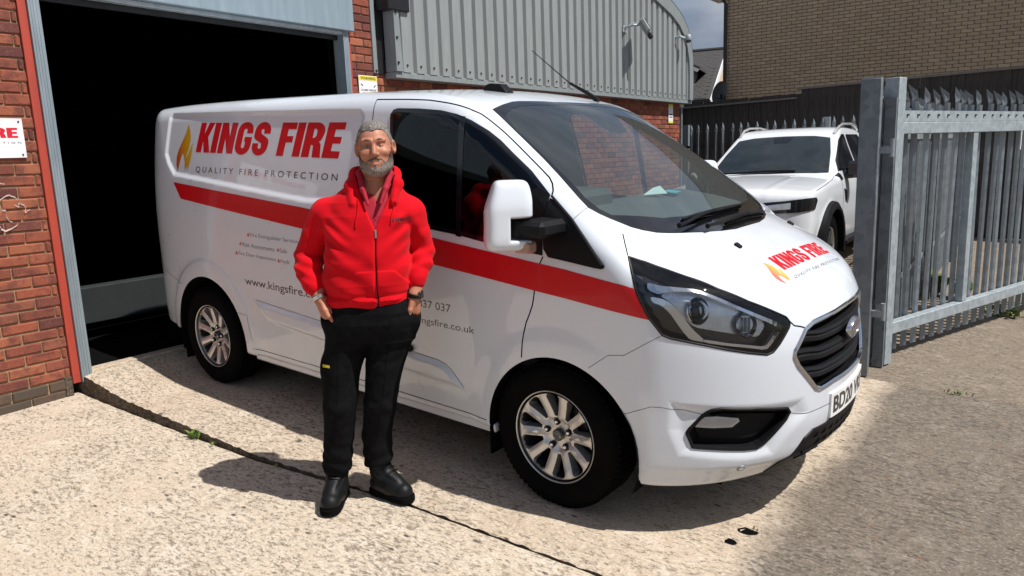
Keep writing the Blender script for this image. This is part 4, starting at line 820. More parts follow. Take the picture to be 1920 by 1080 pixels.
# ---- materials
m_ = Mat('van_paint', (.70,.74,.80), .32, coat=1.); v_ = m_.coord()
gm = m_.n('ShaderNodeNewGeometry')
dirt = m_.noise(3, 6, .65, v_); sp = m_.n('ShaderNodeSeparateXYZ'); m_.l(v_, sp.inputs[0])
low = m_.math('MULTIPLY', m_.val(sp.outputs[2], .75, .28), m_.val(dirt, .3, .7))
pc = m_.mix(m_.math('MULTIPLY', low, .38), (.70,.74,.80), (.44,.40,.35))
pc = m_.mix(gm.outputs['Backfacing'], pc, (.10,.11,.11))
m_.color(pc); m_.roughness(m_.val(m_.noise(9, 5, .6, v_), .3, .7, .26, .4)); M['van_paint'] = m_.m
M['stripe_red'] = simple('stripe_red', (.60,.002,.008), .38, 0, .25, .3, var=.05).m
M['letter_red'] = simple('letter_red', (.60,.002,.010), .38, 0, .25, .3, var=.05).m
M['letter_black'] = simple('letter_black', (.015,.015,.017), .35, 0, .8).m
def glass(key, tint, sky_haze=.0):  # pale diffuse mixed into the windscreen pane stands in for sky reflection
    m = bpy.data.materials.new(key); m.use_nodes = True; t = m.node_tree; t.nodes.clear()
    o = t.nodes.new('ShaderNodeOutputMaterial'); mx = t.nodes.new('ShaderNodeMixShader'); tr = t.nodes.new('ShaderNodeBsdfTransparent'); gl = t.nodes.new('ShaderNodeBsdfGlossy'); fr = t.nodes.new('ShaderNodeFresnel')
    tr.inputs[0].default_value = (*tint, 1); gl.inputs['Roughness'].default_value = .015; gl.inputs['Color'].default_value = (.92,.95,1,1); fr.inputs['IOR'].default_value = 1.52
    t.links.new(fr.outputs[0], mx.inputs[0]); ad = t.nodes.new('ShaderNodeMixShader'); df = t.nodes.new('ShaderNodeBsdfDiffuse'); df.inputs[0].default_value = (.42,.50,.54,1); ad.inputs[0].default_value = sky_haze; t.links.new(tr.outputs[0], ad.inputs[1]); t.links.new(df.outputs[0], ad.inputs[2]); t.links.new(ad.outputs[0], mx.inputs[1]); t.links.new(gl.outputs[0], mx.inputs[2]); t.links.new(mx.outputs[0], o.inputs[0]); M[key] = m
glass('glass_clear', (.72,.81,.80), .07); glass('glass_side', (.006,.008,.008)); glass('glass_far', (.62,.68,.66)); glass('lens_clear', (.90,.92,.94))
simple('gap_grey', (.16,.16,.165), .8); simple('trim_dark', (.05,.055,.055), .65, var=.15); simple('dash_grey', (.075,.085,.085), .7, var=.12); simple('seat_cloth', (.025,.027,.03), .9, var=.2); simple('alloy', (.64,.63,.61), .35, .7, var=.08)
simple('reflector', (.78,.80,.83), .30, .65, var=.10, scale=14); simple('badge_blue', (.006,.018,.085), .25, 0, .6); simple('plate_white', (.78,.78,.76), .4); simple('amber', (.42,.25,.18), .25, 0, .5)
m_ = Mat('flame', (.8,.4,.05), .35, coat=.8); sp = m_.n('ShaderNodeSeparateXYZ'); m_.l(m_.coord('Generated'), sp.inputs[0])
m_.color(m_.ramp(m_.math('ADD', m_.math('MULTIPLY', sp.outputs[0], .75), m_.math('MULTIPLY', sp.outputs[2], .25)), [(.12, (.50,.07,.01)), (.45, (.62,.26,.01)), (.85, (.66,.46,.01))])); M['flame'] = m_.m
m_ = Mat('flame_hood', (.8,.4,.05), .35, coat=.8); sp = m_.n('ShaderNodeSeparateXYZ'); m_.l(m_.coord('Generated'), sp.inputs[0])
m_.color(m_.ramp(m_.math('ADD', m_.math('MULTIPLY', sp.outputs[1], .8), m_.math('MULTIPLY', sp.outputs[0], -.2)), [(.0, (.80,.16,.10)), (.35, (.82,.36,.05)), (.75, (.85,.60,.05))])); M['flame_hood'] = m_.m
# ---- body surface
BP, BQ = surface_nets(van_base, (-4.02, -1.05, .18), (1.06, 1.05, 2.0), .0105)
BP, BN = snap(van_f, BP, 3)
BF = [van_f]
def frame2d(P3):
    P3 = np.array(P3, float); c = P3.mean(0); g = grad(BF[0], P3); n = g.mean(0); n /= np.linalg.norm(n)
    a = np.cross((0, 0, 1.), n); a = a/np.linalg.norm(a) if np.linalg.norm(a) > .1 else np.array((0, 1., 0)); b = np.cross(n, a)
    return c, a, b, n
def to2(P, fr): c, a, b, n = fr; d = np.asarray(P) - c; return np.stack([d @ a, d @ b], 1)
def chaikin(P, k=1, closed=True):
    P = np.array(P, float)
    for _ in range(k):
        Q = np.roll(P, -1, 0) if closed else P[1:]; A = P if closed else P[:-1]
        R2 = np.stack([.8*A + .2*Q, .2*A + .8*Q], 1).reshape(-1, P.shape[1]); P = R2 if closed else np.concatenate([P[:1], R2, P[-1:]])
    return P
def resample(P, step, closed=True):
    P = np.array(P, float); Q = np.concatenate([P, P[:1]]) if closed else P; o = []
    for a, b in zip(Q[:-1], Q[1:]):
        k = max(1, int(np.ceil(np.linalg.norm(b - a)/step))); o += [a + (b - a)*i/k for i in range(k)]
    if not closed: o.append(Q[-1])
    return np.array(o)
def onto(P, n, lvl=0.):
    """slide points along n until they lie lvl outside the body surface"""
    P = np.array(P, float)
    for _ in range(12):
        g = grad(BF[0], P) @ n; P = P - np.outer(np.clip((BF[0](*P.T) - lvl)/np.where(np.abs(g) < .15, .15, g), -.2, .2), n)
    return P
mirrorY = np.array((1, -1, 1.))
kept = np.ones(len(BQ), bool)
def cut(out3):
    """opening in the body: faces inside the outline go, its rim is moved onto the outline"""
    global BP, BN
    fr = frame2d(out3); poly = to2(out3, fr); c, a, b, n = fr; rad = np.linalg.norm(poly, axis=1).max()
    FC = BP[BQ].mean(1); near = (np.linalg.norm(FC - c, axis=1) < rad*1.3 + .1) & ((BN[BQ[:, 0]] @ n) > .1) & kept
    idx = np.where(near)[0]; q = to2(FC[idx], fr); ins = poly_sd(q[:, 0], q[:, 1], poly) < 0; gone = idx[ins]
    kept[gone] = False; stay = idx[~ins]
    rim = np.intersect1d(BQ[gone].ravel(), BQ[stay].ravel()); p2 = to2(BP[rim], fr); best = np.full(len(rim), 9.); bp = p2.copy()
    for A, B in zip(poly, np.roll(poly, -1, 0)):
        e = B - A; t = np.clip(((p2 - A) @ e)/(e @ e + 1e-12), 0, 1); pr_ = A + t[:, None]*e; d = np.linalg.norm(p2 - pr_, axis=1); m = d < best; best[m] = d[m]; bp[m] = pr_[m]
    ok = best < .03; rim = rim[ok]; bp = bp[ok]
    P = onto(c + bp[:, :1]*a + bp[:, 1:]*b + ((BP[rim] - c) @ n)[:, None]*n, n); BP[rim] = P
    g = grad(van_f, P); BN[rim] = g/np.linalg.norm(g, axis=1)[:, None]
def mesh_obj(name, P, F, mat, parent, N=None, smooth=True):
    me = bpy.data.meshes.new(name); me.from_pydata([tuple(p) for p in P], [], [tuple(map(int, f)) for f in F])
    me.polygons.foreach_set('use_smooth', [bool(smooth)]*len(me.polygons)); me.update()
    if N is not None: me.normals_split_custom_set_from_vertices([tuple(x) for x in N])
    me.materials.append(M[mat]); o = bpy.data.objects.new(name, me); COL.objects.link(o)
    if parent is not None: o.parent = parent
    return o
def patch(name, out3, mat, parent, lvl=.002, step=.03, holes=(), smooth_k=0, skirt=0., fill=True, fr=None):
    """a piece of the body surface bounded by an outline, lying lvl outside it (or inside, if negative)"""
    fr = fr or frame2d(out3); c, a, b, n = fr
    loops = [to2(out3, fr)] + [to2(h, fr) for h in holes]
    loops = [resample(chaikin(l, smooth_k) if smooth_k else l, step) for l in loops]
    V = []; E = []
    for l in loops:
        o = len(V); k = len(l); V += [tuple(p) for p in l]; E += [(o + i, o + (i+1) % k) for i in range(k)]
    lo, hi = loops[0].min(0), loops[0].max(0); gx = np.arange(lo[0], hi[0], step); gy = np.arange(lo[1], hi[1], step)
    if len(gx) and len(gy):
        G = np.stack(np.meshgrid(gx, gy), -1).reshape(-1, 2); m = poly_sd(G[:, 0], G[:, 1], loops[0]) < -.45*step
        for h in loops[1:]: m &= poly_sd(G[:, 0], G[:, 1], h) > .45*step
        V += [tuple(p) for p in G[m]]
    v2, _, f2, *_ = delaunay_2d_cdt([Vector(p) for p in V], E, [], 0, 1e-6)
    v2 = np.array([tuple(p) for p in v2]); f2 = np.array([t for t in f2 if len(t) == 3])
    ce = v2[f2].mean(1); m = poly_sd(ce[:, 0], ce[:, 1], loops[0]) < 0
    for h in loops[1:]: m &= poly_sd(ce[:, 0], ce[:, 1], h) > 0
    f2 = f2[m]
    P = onto(c + v2[:, :1]*a + v2[:, 1:]*b, n, lvl); g = grad(BF[0], P); N = g/np.linalg.norm(g, axis=1)[:, None]
    e1 = v2[f2[:, 1]] - v2[f2[:, 0]]; e2 = v2[f2[:, 2]] - v2[f2[:, 0]]; s = e1[:, 0]*e2[:, 1] - e1[:, 1]*e2[:, 0]; f2[s < 0] = f2[s < 0][:, ::-1]
    if skirt:
        k = len(loops[0]); Q = onto(c + loops[0][:, :1]*a + loops[0][:, 1:]*b, n, lvl); Q2 = onto(c + loops[0][:, :1]*a + loops[0][:, 1:]*b, n, lvl + skirt); o = len(P)
        P = np.concatenate([P, Q, Q2]); F = [tuple(t) for t in f2] + [(o+i, o+(i+1) % k, o+k+(i+1) % k, o+k+i) for i in range(k)]
        return mesh_obj(name, P, F, mat, parent, None, False)
    return mesh_obj(name, P, f2, mat, parent, N)
def ribbon(name, line3, mat, parent, wd=.005, lvl=.0012, step=.025, closed=False):
    P = resample(line3, step, closed); P, N = snap(BF[0], P, 4, lvl); T = np.gradient(P, axis=0) if not closed else (np.roll(P, -1, 0) - np.roll(P, 1, 0))
    B = np.cross(N, T); B /= np.linalg.norm(B, axis=1)[:, None] + 1e-9
    A, _ = snap(BF[0], P + B*wd/2, 2, lvl); C_, _ = snap(BF[0], P - B*wd/2, 2, lvl); k = len(P)
    F = [(i, i+1, k+i+1, k+i) for i in range(k-1)] + ([(k-1, 0, k, 2*k-1)] if closed else [])
    return mesh_obj(name, np.concatenate([A, C_]), F, mat, parent, np.concatenate([N, N]))
def surf_tube(name, line3, r, mat, parent, lvl=0., step=.02, closed=False, n=6):
    P = resample(line3, step, closed); P, _ = snap(BF[0], P, 4, lvl)
    if closed: P = np.concatenate([P, P[:1]])
    return MB().tube(P, r, n).build(name, M[mat], parent, smooth=True)
def half_to_full(H):
    """outline given for the near half from top centre to bottom centre -> mirrored whole"""
    H = [tuple(p) for p in H if p[1] < -.02]; H = np.array(H)
    t = H[0].copy(); t[1] = 0; e = H[-1].copy(); e[1] = 0
    return np.concatenate([[t], H, [e], (H*mirrorY)[::-1]])
V3 = {k: np.array(v) for k, v in VD.items()}
screen = half_to_full(V3['screen']); fritH = [p for i, p in enumerate(V3['frit']) if i not in (12, 13, 14)]
frit = half_to_full(np.array(sorted(fritH[:8], key=lambda p: -p[2]) + fritH[8:])); grille = half_to_full(V3['grille'])
frit[[0, -len(frit)//2]] = frit[[0, -len(frit)//2]]
def arch_out(cx, cz, r, s):
    A = [(cx + r*math.cos(t), s*.97, cz + r*math.sin(t)*(1.0 if cx > -1 else 1.02)) for t in lin(0, math.pi, 40)]
    return np.array([(cx + r*.995, s*.97, .1)] + A + [(cx - r*.995, s*.97, .1)])
window = V3['window']
for s in (1, -1):
    mm = np.array((1, s, 1.))
    cut(window*mm); cut(V3['headlight']*mm); cut(V3['fog']*mm)
    for cx, cz, r in (ARCH_F, ARCH_R):
        FCa = BP[BQ].mean(1); side = (FCa[:, 1]*-s > .45) & (np.hypot(FCa[:, 0] - cx, FCa[:, 2] - cz) < r) | ((FCa[:, 1]*-s > .45) & (np.abs(FCa[:, 0] - cx) < r) & (FCa[:, 2] < cz))
        gone = side & kept; kept[gone] = False
        rim = np.intersect1d(BQ[gone].ravel(), BQ[kept].ravel()); p = BP[rim]; d = np.stack([p[:, 0] - cx, p[:, 2] - cz], 1); l = np.linalg.norm(d, axis=1); up = (p[:, 2] > cz) & (np.abs(p[:, 1]) > .8)
        tgt = p.copy(); tgt[up, 0] = cx + d[up, 0]/l[up]*r; tgt[up, 2] = cz + d[up, 1]/l[up]*r; lo_ = (~up) & (p[:, 2] > .25) & (np.abs(p[:, 1]) > .8); tgt[lo_, 0] = cx + np.sign(d[lo_, 0])*r
        tgt = onto(tgt, np.array((0, -s*1., 0)), 0.); ok = np.linalg.norm(tgt - p, axis=1) < .05; BP[rim[ok]] = tgt[ok]
cut(screen); cut(grille)
# ---- split the shell into its panels
FC = BP[BQ].mean(1); fx, fy, fz = FC.T; fa = np.abs(fy)
zb_ = np.interp(fx, [.15, .197, .287, .36, .506, .56, .84, .872, .9, .93, .98, 1.1], [.70, .719, .79, .802, .901, .89, .82, .86, .908, .90, .908, .91])
bump = (fx > .15) & (fz < zb_) & (fx + 0*fz > .03)
bon = ~bump & (fx > .20) & (fz > .88) & ((fa < np.interp(fx, [.2, .265, .30, .33, .40], [.80, .817, .856, .888, 1.2])) ) & ((fz > 1.0) | (fx > .5))
door = ~bump & (fx > -1.25) & (fz > .34) & (fx < np.interp(fz, [.33, .70, .80, .90, .98, 1.08, 1.175, 1.39, 1.44, 1.5, 1.7, 1.9], [-.40, -.165, -.156, -.125, -.10, -.086, -.054, -.05, -.048, -.08, -.38, -.9])) & (fz < np.interp(fx, [-1.3, -1.0, -.76, -.587, -.49, -.39, -.1, 0], [1.888, 1.88, 1.856, 1.813, 1.769, 1.708, 1.51, 1.43])) & (fa > .6)
rearb = (fx < -3.2) & (fz < .69) & (fx < np.interp(fz, [.3, .69], [-3.25, -3.2]))
side_ = ~(bump | bon | door | rearb)
def panel(name, msk, parent=van, mat='van_paint'):
    f = BQ[msk & kept]; u, inv = np.unique(f, return_inverse=True); return mesh_obj(name, BP[u], inv.reshape(-1, 4), mat, parent, BN[u])
shell = panel('body_shell', side_); bumper = panel('front_bumper', bump); bonnet = panel('bonnet', bon); rbump = panel('rear_bumper', rearb)
doorR = panel('front_door', door & (fy < 0)); doorL = panel('front_door', door & (fy > 0))
# ---- shut lines, then dark lines along the pressed creases
for k, par in (('seam_bumper', bumper), ('seam_bumper2', bumper), ('seam_low', bumper), ('seam_low2', bumper), ('seam_bonnet', bonnet), ('seam_pillar', shell), ('seam_hood', bonnet), ('seam_door', doorR), ('seam_top', doorR), ('seam_rear', rbump), ('flap', shell)):
    wdt = {'seam_door': .0062, 'seam_top': .0065, 'seam_bonnet': .005, 'seam_hood': .005}.get(k, .0018)
    ribbon('gap_or_crease', V3[k], 'black_plastic' if wdt > .004 else 'gap_grey', par, wdt)
ribbon('gap_or_crease', [(-.162, -.97, .705), (-.40, -.965, .345)][:1] + [(-.163, -.97, .70)], 'black_plastic', doorR, .006)
ribbon('gap_or_crease', [(-1.259, -.785, 1.888), (-1.250, -.827, 1.80), (-1.246, -.90, 1.5), (-1.246, -.94, 1.25), (-1.246, -.96, 1.0), (-1.246, -.96, .345)], 'trim_dark', doorR, .0045)
ribbon('gap_or_crease', [(-2.37, -.957, .349), (-1.7, -.957, .349), (-1.047, -.957, .347), (-.385, -.957, .340)], 'black_plastic', shell, .0035)  # dark strip put in for the shade of the sill crease
ribbon('gap_or_crease', [(-2.30, -.96, .684), (-1.6, -.96, .640), (-.953, -.96, .601), (-.70, -.96, .584), (-.652, -.96, .572), (-.609, -.96, .545), (-.535, -.96, .472)], 'gap_grey', shell, .002, .0012)  # thin grey line stands in for shade along the swage edge
MB().box((-2.40, -.935, .262), (-.36, -.885, .31)).box((-2.40, .885, .262), (-.36, .935, .31)).build('sill', M['van_paint'], van, bevel=.012)['kind'] = 'stuff'
MB().box((-3.5, -.70, .22), (.70, .70, .295)).build('underbody', M['interior_black'], van)
# ---- wheel wells and arches
for cx, cz, r in (ARCH_F, ARCH_R):
    for s in (-1, 1):
        mb = MB(); A = lin(-.35, math.pi+.35, 30); v = []
        for t in A:
            for yy in (.962, .93, .62): v.append((cx + (r + .004)*math.cos(t), s*yy, cz + (r + .004)*math.sin(t)))
        k = 3; mb.add(v, [(i*k+j, (i+1)*k+j, (i+1)*k+j+1, i*k+j+1) for i in range(len(A)-1) for j in range(2)])
        mb.add([(cx + (r+.004)*math.cos(t), s*.62, cz + (r+.004)*math.sin(t)) for t in A] , [tuple(range(len(A)))])
        mb.build('wheel_well', M['interior_black'], van, fix=False)
for s in (-1, 1):
    MB().box((-.42, s*.70, .13), (-.41, s*.90, .42)).build('mud_flap', M['rubber'], van); MB().box((-3.34, s*.70, .10), (-3.325, s*.92, .45)).build('mud_flap', M['rubber'], van)
# ---- wheels
def slot(th, r0_, r1_, w0_, w1_):
    """rounded slot between two radii, centred on angle th"""
    P = [(r0_, -w0_*.35), (r0_ - .0, w0_*.35), (r0_ + .012, w0_*.5), (r1_ - .016, w1_*.5), (r1_ - .004, w1_*.40), (r1_, w1_*.2), (r1_, -w1_*.2), (r1_ - .004, -w1_*.40), (r1_ - .016, -w1_*.5), (r0_ + .012, -w0_*.5)]
    return [(a*math.cos(th) - b*math.sin(th), a*math.sin(th) + b*math.cos(th)) for a, b in P]
def rim_y(r): return -.012 + .030*(r/.21)**2 - (.010 if r < .07 else 0)
def make_wheel():
    w_ = bpy.data.objects.new('wheel', None); COL.objects.link(w_); w_.parent = van
    ty = [(.205, -.10), (.215, -.098), (.226, -.107), (.25, -.113), (.29, -.116), (.318, -.108), (.332, -.092), (.338, -.07), (.341, 0), (.338, .09), (.31, .105), (.22, .10)]
    MB().lathe(ty, 72).build('tyre', M['rubber'], w_, smooth=True)
    tr = MB()
    for k in range(72):
        for q in (-.07, -.025, .02, .065):
            Mx = Matrix.Rotation(2*math.pi*(k + .3*(q > 0))/72, 4, 'Y'); tr.box((.335, q-.018, -.011), (.3445, q+.018, .011), Mx)
    tr.build('tread', M['rubber'], w_, fix=False)['kind'] = 'stuff'
    rimo = MB()
    N_ = 80; outer = [(.214*math.cos(2*math.pi*i/N_), .214*math.sin(2*math.pi*i/N_)) for i in range(N_)]
    slots = [slot(2*math.pi*(k + .5)/10 + math.pi/2, .092, .203, .024, .074) for k in range(10)]
    pts = [[Vector((a, b, 0)) for a, b in outer]] + [[Vector((a, b, 0)) for a, b in resample(s_, .014)] for s_ in slots]
    # concentric support points keep the dished face smooth
    V = [tuple(p[:2]) for lp in pts for p in lp]; E = []; o = 0
    for lp in pts: E += [(o+i, o+(i+1) % len(lp)) for i in range(len(lp))]; o += len(lp)
    for r_ in (.03, .05, .07, .085, .10, .12, .14, .16, .18, .198, .208):
        for i in range(max(10, int(r_*420))):
            t = 2*math.pi*i/max(10, int(r_*420)); p = (r_*math.cos(t), r_*math.sin(t))
            if all(poly_sd(np.array([p[0]]), np.array([p[1]]), s_)[0] > .003 for s_ in slots): V.append(p)
    v2, _, f2, *_ = delaunay_2d_cdt([Vector(p) for p in V], E, [], 0, 1e-6); v2 = np.array([tuple(p) for p in v2]); f2 = np.array(f2); ce = v2[f2].mean(1); ok = np.hypot(*ce.T) < .2138
    for s_ in slots: ok &= poly_sd(ce[:, 0], ce[:, 1], s_) > 0
    f2 = f2[ok]
    def ridge(a, b):   # raised centre line on every spoke
        t = (math.atan2(b, a) - math.pi/2)/(2*math.pi)*10; t -= round(t); r_ = math.hypot(a, b); return -.012*max(0, 1 - abs(t)/.20)*smoothstep(.05, .1, r_)*smoothstep(.212, .17, r_)
    rimo.add([(a, -.075 - rim_y(math.hypot(a, b)) + ridge(a, b), b) for a, b in v2], [tuple(t) for t in f2])
    for s_ in slots:
        q = resample(s_, .014); n = len(q); rimo.add([(a, -.075 - rim_y(math.hypot(a, b)) + ridge(a, b), b) for a, b in q] + [(a*.985, -.03, b*.985) for a, b in q], [(i, (i+1) % n, (i+1) % n + n, i + n) for i in range(n)])
    rimo.build('rim', M['alloy'], w_, smooth=True, angle=30)
    MB().lathe([(.213, -.094), (.2155, -.104), (.219, -.106), (.222, -.102), (.222, -.09)], 72).build('rim_lip', M['alloy'], w_, smooth=True)
    MB().lathe([(.206, -.094), (.19, -.02), (.187, .08), (0, .085)], 40).build('rim_barrel', M['dark_metal'], w_, smooth=True)
    MB().lathe([(0, -.012), (.15, -.012), (.15, .012), (0, .012)], 32).build('brake_disc', M['dark_metal'], w_)
    MB().lathe([(.0, -.076), (.024, -.076), (.029, -.072), (.030, -.055)], 32).build('hub_cap', M['black_gloss'], w_, smooth=True)
    em = MB().lathe([(.017, -.0775), (.019, -.0765)], 32, Matrix.Diagonal((1, 1, .5, 1))).build('cap_emblem', M['chrome'], w_, fix=False)
    for k in range(5):
        t = 2*math.pi*(k + .0)/5 + math.pi/2 + math.pi/10; Mx = Matrix.Translation((.064*math.cos(t), 0, .064*math.sin(t)))
        MB().lathe([(0, -.0725), (.0145, -.0725), (.016, -.071), (.016, -.060)], 16, Mx).build('nut_well', M['black_plastic'], w_)
        MB().lathe([(0, -.080), (.006, -.080), (.009, -.076), (.009, -.060)], 6, Mx).build('wheel_nut', M['chrome'], w_)
    return w_
W0 = make_wheel(); W0.location = (0, -.842, .341); W0.rotation_euler = (0, .22, -.02)
for x, y, ry, rz in ((-2.9, -.845, .55, 0), (0, .842, .3, math.pi - .02), (-2.9, .845, .1, math.pi)):
    W1 = copy_tree(W0, van); W1.location = (x, y, .341); W1.rotation_euler = (0, ry, rz)
# ---- glass
fr_s = frame2d(screen)
patch('windscreen_frit', screen, 'black_gloss', van, .0025, .03, [frit], fr=fr_s)
patch('windscreen', frit, 'glass_clear', van, .0015, .05, fr=fr_s)
patch('sensor_mount', V3['sensor_blob'], 'black_gloss', van, .0005, .03)
for s, dr in ((1, doorR), (-1, doorL)):
    mm = np.array((1, s, 1.)); win = window*mm; fr_w = frame2d(win); p2 = to2(win, fr_w)
    c2 = p2.mean(0); ins = []
    for i in range(len(p2)):   # inset outline
        a_, b_, c_ = p2[i-1], p2[i], p2[(i+1) % len(p2)]; n1 = np.array((-(b_-a_)[1], (b_-a_)[0])); n2 = np.array((-(c_-b_)[1], (c_-b_)[0])); nn = n1/np.linalg.norm(n1) + n2/np.linalg.norm(n2); nn /= np.linalg.norm(nn)
        if poly_sd(*(b_ + nn*.004)[:, None], p2)[0] > 0: nn = -nn
        ins.append(b_ + nn*.022)
    cc, aa, bb, nn_ = fr_w; ins3 = cc + np.array(ins)[:, :1]*aa + np.array(ins)[:, 1:]*bb
    patch('window_seal', win, 'black_gloss', dr, .003, .04, [ins3], fr=fr_w)
    patch('side_window', ins3, 'glass_side' if s > 0 else 'glass_far', dr, .0015, .06, fr=fr_w)  # near pane tinted almost black to imitate a dark cab; far pane clear
    pil = np.array([(-.575, -.94, 1.225), (-.54, -.94, 1.22), (-.60, -.82, 1.785), (-.635, -.82, 1.79)])*mm
    patch('window_divider', pil, 'black_gloss', dr, .0035, .04)
    corner = np.array([(-.06, -.949, 1.180), (-.30, -.946, 1.203), (-.235, -.90, 1.38), (-.12, -.885, 1.47), (-.055, -.89, 1.44), (-.058, -.917, 1.384), (-.071, -.927, 1.341)])*mm
    patch('mirror_sail', corner, 'black_plastic', dr, .005, .04, skirt=-.006)
    sail = V3['sail']*mm; patch('quarter_trim', sail, 'black_plastic', shell, .008, .03, skirt=-.009, smooth_k=1)
    surf_tube('trim_edge', np.array([(-.045, -.893, 1.432), (.075, -.915, 1.341), (.163, -.935, 1.259), (.252, -.949, 1.168)])*mm, .006, 'dark_metal', shell, .009)
# ---- cabin
MB().prism([(.32, 1.10), (.31, 1.235), (.24, 1.285), (.05, 1.325), (-.18, 1.355), (-.30, 1.335), (-.34, 1.10), (-.20, .75), (.3, .75)], -.70, .70, lambda a, b, h: (a, h, b)).build('dashboard', M['dash_grey'], van, bevel=.02)
MB().bbox((-.36, -.58, 1.30), (-.12, -.22, 1.425), .03).build('instrument_cowl', M['trim_dark'], van)
MB().tube([(-.42 + .06*math.cos(t)*.0 - .10*math.sin(t), -.42 + .185*math.cos(t), 1.22 + .165*math.sin(t)) for t in lin(0, 6.283, 33)], .016, 8, False).tube([(-.42, -.60, 1.22), (-.36, -.42, 1.20), (-.42, -.24, 1.22)], .02, 6).build('steering_wheel', M['trim_dark'], van, smooth=True)
def seat(y0, y1, hr):
    s_ = bpy.data.objects.new('seat', None); COL.objects.link(s_); s_.parent = van
    MB().bbox((-1.02, y0, .80), (-.50, y1, .95), .05).build('seat_cushion', M['seat_cloth'], s_, smooth=True)
    MB().bbox((-.06, y0, 0), (.08, y1, .62), .05, Matrix.Translation((-1.03, 0, .90)) @ Matrix.Rotation(math.radians(-10), 4, 'Y')).build('seat_back', M['seat_cloth'], s_, smooth=True)
    for y in hr: MB().bbox((-1.17, y-.13, 1.50), (-1.07, y+.13, 1.68), .035).build('headrest', M['seat_cloth'], s_, smooth=True)
seat(-.68, -.20, (-.44,)); seat(-.12, .74, (.10, .52))
MB().prism([(-.90, .5), (.90, .5), (.90, 1.25), (.80, 1.70), (.72, 1.84), (.5, 1.90), (-.5, 1.90), (-.72, 1.84), (-.80, 1.70), (-.90, 1.25)], -1.31, -1.28, lambda a, b, h: (h, a, b)).build('bulkhead', M['trim_dark'], van); MB().box((-1.28, -.86, .62), (.3, .86, .66)).build('cab_floor', M['seat_cloth'], van)
MB().add([(-1.28,-.70,1.90),(-.64,-.64,1.86),(-.64,.64,1.86),(-1.28,.70,1.90)], [(0,1,2,3)]).build('headliner', M['trim_dark'], van, fix=False)
for s in (-1, 1): MB().tube([(-.60, s*.70, 1.80), (-.30, s*.76, 1.63), (.0, s*.83, 1.42), (.15, s*.85, 1.30)], .028, 8).build('inner_pillar', M['trim_dark'], van, smooth=True)
# ---- door mirrors
def mirror_sdf(x, y, z):
    u = (y + 1.128)*.80 + (x + .105)*.60; v = -(y + 1.128)*.60 + (x + .105)*.80; dz = z - 1.37     # u towards the van, v forwards
    wl = .100 - .035*smooth(.0, .15, dz) + .004*smooth(-.05, -.14, dz); wr_ = .100 - .010*smooth(.05, .15, dz)
    a = np.where(u < 0, -u/wl, u/wr_); th = .060 - .018*smooth(.02, .15, dz)
    q = (a**6 + np.abs(v/th)**3.2 + np.abs(dz/.148)**8)**(1/4.8)
    f = (q - 1)*.07
    notch = np.maximum(np.maximum(-(u + .002), np.abs(dz + .055) - .046), -.2)
    return smax(f, -notch, .012)
def mirrored(o, loc=(0, 0, 0), rot=(0, 0, 0)):
    c = o.copy(); COL.objects.link(c); c.parent = o.parent; c.scale = (1, -1, 1); c.location = loc; c.rotation_euler = rot
    for ch in list(o.children): d = ch.copy(); COL.objects.link(d); d.parent = c
    return c
Pm, Qm = surface_nets(mirror_sdf, (-.28, -1.28, 1.20), (.08, -.98, 1.54), .008); Pm, Nm = snap(mirror_sdf, Pm, 3)
mir = mesh_obj('door_mirror', Pm, Qm, 'van_paint', van, Nm)
# dark arm that the housing wraps round
arm = MB().bbox((-.070, -1.125, 1.280), (.070, -.94, 1.350), .018, Matrix.Translation((0, 0, 0))).build('mirror_arm', M['black_plastic'], mir, smooth=True)
MB().bbox((-.10, -1.13, 1.278), (-.04, -1.05, 1.350), .012).build('mirror_hinge', M['black_plastic'], mir, smooth=True)
MB().bbox((-.09, -1.12, 1.212), (-.01, -1.05, 1.262), .010).build('indicator_lens', M['amber'], mir)
Mg = Matrix.Translation((-.155, -1.165, 1.37)) @ Matrix.Rotation(math.radians(-45), 4, 'Z')
MB().bbox((-.012, -.075, -.110), (-.004, .075, .110), .003, Matrix.Translation((-.138, -1.115, 1.37)) @ Matrix.Rotation(math.radians(14), 4, 'Z')).build('mirror_glass', M['chrome'], mir)
fa_ = math.radians(82); mirrored(mir, (-.02 - (-.02*math.cos(fa_) - 1.0*math.sin(fa_)), 1.0 - (-.02*math.sin(fa_) + 1.0*math.cos(fa_)), 0), (0, 0, fa_))     # the nearside mirror is folded in
